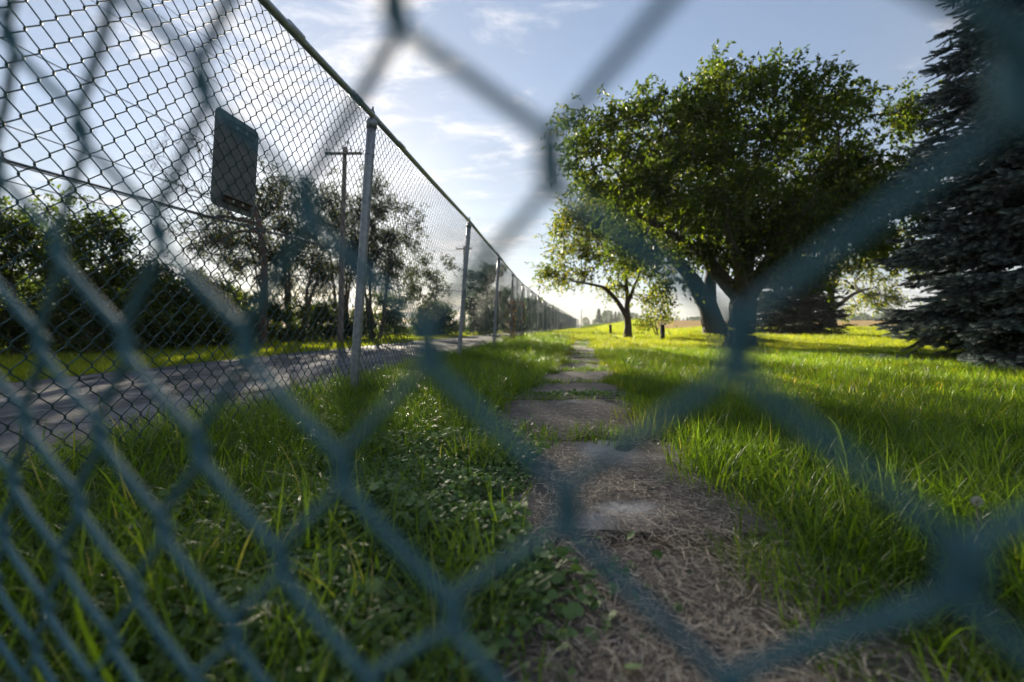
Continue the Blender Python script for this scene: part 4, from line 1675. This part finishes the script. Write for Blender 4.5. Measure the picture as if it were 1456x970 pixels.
# long grass of the verge and along the path, close by
p = rand_area(-2.3, 3.4, 0.2, 7.5, 150)
p = p[in_view(p)]
fx = fence_x(p[:, 1])
dl = p[:, 0] - fx
keep = path_clear(p, 0.36) & (dl > -0.9)
d = p[:, 0] - path_x(p[:, 1])
ivy_zone = np.exp(-(((p[:, 0] + 0.19) / 0.30) ** 2 + ((p[:, 1] - 1.15) / 0.55) ** 2))
keep &= gr.random(len(p)) > ivy_zone * 0.97
# thinner away from the path on the right, where the mown lawn begins
edge = np.where(d > 0, 1 - smooth((d - 0.5) / 1.3) * (0.75 + 0.0 * d), 1.0)
keep &= gr.random(len(p)) < edge
p = p[keep]
a, b, c = place_tufts(p, 0.6, 1.0, wild=0.3)
hs = np.where(p[:, 0] > path_x(p[:, 1]), 0.78, 1.0) * np.where(np.abs(p[:, 0] - path_x(p[:, 1])) < 0.5, 0.85, 1.0)
c *= hs[:, None]
scatter('verge_grass', a, b, c, T_long, kind='stuff', label='long arching green grass along the fence and path', category='grass')

p = rand_area(-2.2, 6.5, 0.2, 8.0, 150)
p = p[in_view(p)]
keep = path_clear(p, 0.33) & (p[:, 0] - fence_x(p[:, 1]) > -0.85)
ivy_zone = np.exp(-(((p[:, 0] + 0.19) / 0.30) ** 2 + ((p[:, 1] - 1.15) / 0.55) ** 2))
keep &= gr.random(len(p)) > ivy_zone * 0.85
p = p[keep]
a, b, c = place_tufts(p, 0.7, 1.1)
scatter('undergrowth_grass', a, b, c, T_med, kind='stuff', label='medium green grass under the long blades', category='grass')

p = np.vstack([rand_area(-3.4, 17, 5.0, 15.0, 75), rand_area(0.4, 7, 2.0, 5.0, 90)])
p = p[in_view(p, 1.0)]
keep = path_clear(p, 0.30) & (p[:, 0] - fence_x(p[:, 1]) > -0.85)
p = p[keep]
a, b, c = place_tufts(p, 0.8, 1.25)
scatter('lawn_grass', a, b, c, T_lawn, kind='stuff', label='sunlit yellow green lawn grass in the middle distance', category='grass')

# verge beyond 7 m stays long by the fence
p = rand_area(-1.6, 3.2, 7.0, 22, 60)
dl = p[:, 0] - fence_x(p[:, 1])
p = p[(dl > -0.7) & (dl < 1.5) & path_clear(p, 0.32)]
a, b, c = place_tufts(p, 0.75, 1.15)
scatter('fence_line_grass', a, b, c, T_long, kind='stuff', label='tall grass growing at the foot of the far fence posts', category='grass')

p = np.vstack([rand_area(-4, 48, 14, 44, 14), rand_area(2, 30, 44, 66, 8)])
ang = p[:, 0] / p[:, 1]
p = p[in_view(p, 1.0) & (p[:, 0] - fence_x(p[:, 1]) > -0.9) & ~((ang > 0.31) & (p[:, 1] > 29 + 3 * vnoise(p[:, 0], p[:, 1], 6)))]
a, b, c = place_tufts(p, 0.9, 1.4)
scatter('far_lawn_grass', a, b, c, T_far, kind='stuff', label='far lawn grass rising towards the tan field', category='grass')

p = rand_area(-17, 4, 2, 60, 22)
off = fence_x(p[:, 1]) - p[:, 0]
p = p[(off > 6.5 + 0.018 * np.maximum(p[:, 1] - 25, 0)) & (off < 13) & in_view(p, 2)]
a, b, c = place_tufts(p, 0.7, 1.2)
scatter('roadside_grass', a, b, c, T_far, kind='stuff', label='green grass strip between the road and the hedgerow', category='grass')

# small growth in the slab joints and on the slab edges
pj = []
for k, j in enumerate(JOINTS[2:]):
    n = 46 if j < 6 else 34
    xx = path_x(j) + gr.uniform(-0.42, 0.42, n)
    yy = j + gr.normal(0, 0.05 + 0.010 * j, n)
    pj.append(np.stack([xx, yy], 1))
pj = np.vstack(pj)
pj = pj[gr.random(len(pj)) < 0.35 + 0.65 * vnoise(pj[:, 0] * 6, pj[:, 1] * 3, 33)]
a, b, c = place_tufts(pj, 0.7, 1.5)
a[:, 2] += 0.012
scatter('joint_grass', a, b, c, T_moss, kind='stuff', label='short grass growing in the joints of the path', category='grass')


# ------------------------------------------------------------------ ground ivy, weeds, straw, flowers
def round_leaves(name, n, cx, cy, sx, sy, size, seed, mat, hmax=0.07, mask=None):
    rng = np.random.default_rng(seed)
    x = cx + rng.normal(0, sx, n)
    y = cy + rng.normal(0, sy, n)
    if mask is not None:
        k = mask(x, y)
        x, y = x[k], y[k]
    n = len(x)
    cl = vnoise(x * 9, y * 9, seed)
    z = zg(x, y) + 0.012 + hmax * rng.random(n) * (0.4 + cl)
    s = size * (0.45 + 0.75 * rng.random(n)) * (0.7 + 0.6 * cl)
    nrm = unit(rng.normal(0, 0.42, (n, 3)) + np.array([0, -0.15, 1.0]))
    az = rng.random(n) * 6.283
    t1 = unit(np.cross(nrm, np.stack([np.cos(az), np.sin(az), 0 * az], 1)))
    t2 = np.cross(nrm, t1)
    # heart-shaped outline, centre lifted or cupped
    th = np.array([0.0, 0.7, 1.4, 2.1, 2.75, math.pi, -2.75, -2.1, -1.4, -0.7])
    rr = np.array([1.0, 0.93, 0.9, 0.92, 0.8, 0.45, 0.8, 0.92, 0.9, 0.93])
    K = len(th)
    cup = rng.uniform(-0.05, 0.3, n)
    v = np.empty((n, K + 1, 3))
    ctr = np.stack([x, y, z], 1)
    v[:, 0] = ctr
    for k in range(K):
        wob = 1 + rng.normal(0, 0.05, n)
        v[:, k + 1] = ctr + (t1 * (math.cos(th[k]) * rr[k] * wob * s)[:, None] + t2 * (math.sin(th[k]) * rr[k] * wob * s)[:, None]) + nrm * (cup * s * (0.6 + 0.4 * math.cos(2 * th[k])))[:, None]
    b = np.arange(n)[:, None] * (K + 1)
    f = np.concatenate([b + np.array([[0, k + 1, (k + 1) % K + 1]]) for k in range(K)], 0)
    me = mesh_np(name, v.reshape(-1, 3), f, smooth_shade=True)
    at = me.attributes.new('tint', 'FLOAT', 'POINT')
    at.data.foreach_set('value', np.repeat(np.clip(rng.random(n) * 0.8 + 0.3 * (cl - 0.3), 0, 1), K + 1).astype(np.float32))
    return me


def ivy_mask(x, y):
    d = x - path_x(y)
    return (d < -0.20 + 0.2 * (vnoise(x * 7, y * 7, 3) - 0.5)) & (x > fence_x(y) + 0.3) & (y > 0.35)


me = round_leaves('ground_ivy', 17000, -0.20, 1.12, 0.24, 0.42, 0.0095, 91, M['ivy'], 0.06, ivy_mask)
obj('ground_ivy', me, M['ivy'], kind='stuff', label='patch of small round ground ivy leaves left of the path', category='ground ivy')
me = round_leaves('path_ivy', 260, 0.05, 0.78, 0.10, 0.10, 0.012, 92, M['ivy'], 0.03)
obj('ground_ivy', me, M['ivy'], kind='stuff', label='few ivy leaves creeping onto the near path', category='ground ivy')
me = round_leaves('path_moss', 500, 0.42, 3.05, 0.2, 0.05, 0.012, 93, M['ivy'], 0.02)
obj('joint_weeds', me, M['ivy'], kind='stuff', label='tiny weeds in a joint of the path', category='weeds')


def rosette(x, y, size, n, lab, seed, upright=0.5):
    rng = np.random.default_rng(seed)
    t = thing('broadleaf_weed', lab, 'weed', (x, y, ground_z(x, y)))
    for k in range(n):
        a = k * 2.4 + rng.normal(0, 0.2)
        L = size * rng.uniform(0.65, 1.1)
        w = L * rng.uniform(0.36, 0.46)
        up = rng.uniform(0.25, 0.9) * upright
        d = np.array([math.cos(a), math.sin(a), 0])
        sd = np.array([-math.sin(a), math.cos(a), 0])
        v, m_ = [], 9
        for i in range(m_):
            s = i / (m_ - 1)
            wid = w * (0.08 + math.sin(math.pi * min(1, max(0, (s - 0.12) / 0.88)) ** 0.8)) if s > 0.12 else w * 0.08
            c = d * L * s * math.cos(up) + np.array([0, 0, 0.01 + L * (math.sin(up) * s * 1.3 - 0.55 * s * s * math.sin(up))])
            rip = 0.03 * L * math.sin(i * 2.2 + k)
            v += [c - sd * wid * 0.5 + np.array([0, 0, 0.16 * wid + rip]), c, c + sd * wid * 0.5 + np.array([0, 0, 0.16 * wid - rip])]
        f = []
        for i in range(m_ - 1):
            for q in (0, 1):
                f.append((i * 3 + q, i * 3 + q + 1, i * 3 + q + 4, i * 3 + q + 3))
        me = mesh_np('leaf', np.array(v), np.array(f), smooth_shade=True)
        at = me.attributes.new('tint', 'FLOAT', 'POINT')
        at.data.foreach_set('value', np.full(len(v), rng.uniform(0.25, 0.75), np.float32))
        obj('leaf', me, M['ivy'], t)


def gp(x_, y_):
    Y = CAM_H / ((y_ - 463) / F)
    return px(x_, Y), Y


rosette(*gp(535, 735), 0.10, 9, 'broad leaved weed in the ivy left of the path', 1, 0.8)
rosette(*gp(470, 760), 0.085, 8, 'smaller broad leaved weed nearer the fence than the ivy', 2, 0.8)
rosette(*gp(1185, 672), 0.09, 8, 'dandelion like weed in the long grass right of the path', 3, 0.9)
rosette(*gp(905, 528), 0.20, 12, 'dark leafy weed at the right edge of the distant path', 4, 0.9)
rosette(*gp(672, 900), 0.045, 7, 'little weed beside the near end of the path', 5, 0.5)


def straw():
    rng = np.random.default_rng(55)
    n = 60000
    y = 0.42 + 3.2 * rng.random(n) ** 1.7
    x = path_x(y) + rng.normal(0.02, 0.16, n)
    k = (rng.random(n) < 0.25 + 0.9 * vnoise(x * 4, y * 4, 12)) & (rng.random(n) < 1.15 - 0.35 * y)
    for cx, cy, rx, ry in BARE:
        k &= rng.random(n) > 1.1 * np.exp(-(((x - cx) / rx) ** 2 + ((y - cy) / ry) ** 2) ** 2)
    x, y = x[k], y[k]
    n = len(x)
    z = zg(x, y) + 0.016 + 0.016 * rng.random(n)
    L = rng.uniform(0.008, 0.045, n)
    a = rng.random(n) * 6.283
    el = rng.normal(0, 0.13, n)
    d = np.stack([np.cos(a) * np.cos(el), np.sin(a) * np.cos(el), np.sin(el)], 1)
    bw = rng.normal(0, 0.07, n) * L
    sd = np.stack([-np.sin(a), np.cos(a), rng.normal(0, 0.4, n)], 1)
    w = rng.uniform(0.00025, 0.0007, n)
    c = np.stack([x, y, z], 1)
    v = np.empty((n, 6, 3))
    for i, s in enumerate((-0.5, 0.0, 0.5)):
        p_ = c + d * (L * s)[:, None] + sd * (bw * (0.25 - s * s) * 2)[:, None]
        v[:, 2 * i] = p_ - sd * w[:, None]
        v[:, 2 * i + 1] = p_ + sd * w[:, None]
    v[:, :, 2] = np.maximum(v[:, :, 2], (zg(x, y) + 0.006)[:, None])
    b = np.arange(n)[:, None] * 6
    f = np.concatenate([b + np.array([q]) for q in ([0, 1, 3, 2], [2, 3, 5, 4])], 0)
    me = mesh_np('straw', v.reshape(-1, 3), f)
    at = me.attributes.new('tint', 'FLOAT', 'POINT')
    at.data.foreach_set('value', np.repeat(rng.random(n), 6).astype(np.float32))
    obj('straw', me, M['straw'], kind='stuff', label='dry straw and grass clippings strewn over the near path', category='straw')


straw()


def flower():
    X, Y = gp(1243, 800)
    h = 0.075
    t = thing('yellow_flower', 'single small yellow flower in the grass right of the path', 'flower', (X, Y, ground_z(X, Y)))
    zt = CAM_H + (463 - 775) / F * Y
    mb = MB()
    mb.tube([(0, 0, 0), (0.004, 0, zt * 0.5), (0, 0, zt)], 0.0012, 5)
    obj('stem', mb.mesh('stem', True), M['stem'], t)
    for k in range(10):
        a = k * 0.628
        d = np.array([math.cos(a), math.sin(a), 0])
        s = np.array([-math.sin(a), math.cos(a), 0])
        c = np.array([0, -0.002, zt])
        u = np.array([0, -0.6, 0.8])
        v = [c, c + d * 0.006 + s * 0.002 + u * 0.001, c + d * 0.010 + u * 0.002, c + d * 0.006 - s * 0.002 + u * 0.001]
        obj('petal', mesh_np('petal', np.array(v), [[0, 1, 2, 3]]), M['flower'], t)
    mb = MB()
    mb.tube([(0, -0.002, zt - 0.001), (0, -0.003, zt + 0.002), (0, -0.004, zt + 0.003)], [0.003, 0.0028, 0.001], 8)
    obj('disc', mb.mesh('disc', True), M['stem'], t)


flower()


def seed_head():
    Y = 0.7
    X = px(1398, Y)
    zt = CAM_H + (463 - 713) / F * Y
    t = thing('dandelion_seed_head', 'white dandelion seed head on a thin stalk at the right edge', 'seed head', (X, Y, ground_z(X, Y)))
    mb = MB()
    mb.tube([(0.006, 0, 0), (0.004, 0, zt * 0.6), (0, 0, zt)], [0.0014, 0.0012, 0.0010], 6)
    obj('stalk', mb.mesh('stalk', True), M['stem'], t)
    rng = np.random.default_rng(3)
    n = 160
    d = unit(rng.normal(0, 1, (n, 3)) + [0, 0, 0.25])
    me = leaf_mesh('fluff', np.array([0, 0, zt]) + d * 0.003, d, unit(rng.normal(0, 1, (n, 3))), 0.0062 * (0.6 + 0.5 * rng.random(n)), 0.16, 0.2, rng)
    obj('fluff', me, M['fluff'], t, kind='stuff')


seed_head()


# ------------------------------------------------------------------ thin evening haze
def build_haze():
    mb = MB()
    mb.box((60, 180, 9.0), (640, 420, 22.0))
    m = bpy.data.materials.new('thin_haze')
    m.use_nodes = True
    t = m.node_tree
    t.nodes.remove(t.nodes['Principled BSDF'])
    pv = t.nodes.new('ShaderNodeVolumePrincipled')
    pv.inputs['Color'].default_value = (0.86, 0.9, 0.96, 1)
    pv.inputs['Density'].default_value = 0.0004
    pv.inputs['Anisotropy'].default_value = 0.35
    t.links.new(pv.outputs[0], t.nodes['Material Output'].inputs['Volume'])
    obj('haze', mb.mesh('haze'), m, kind='stuff', label='thin evening haze over the road and lawn')


build_haze()
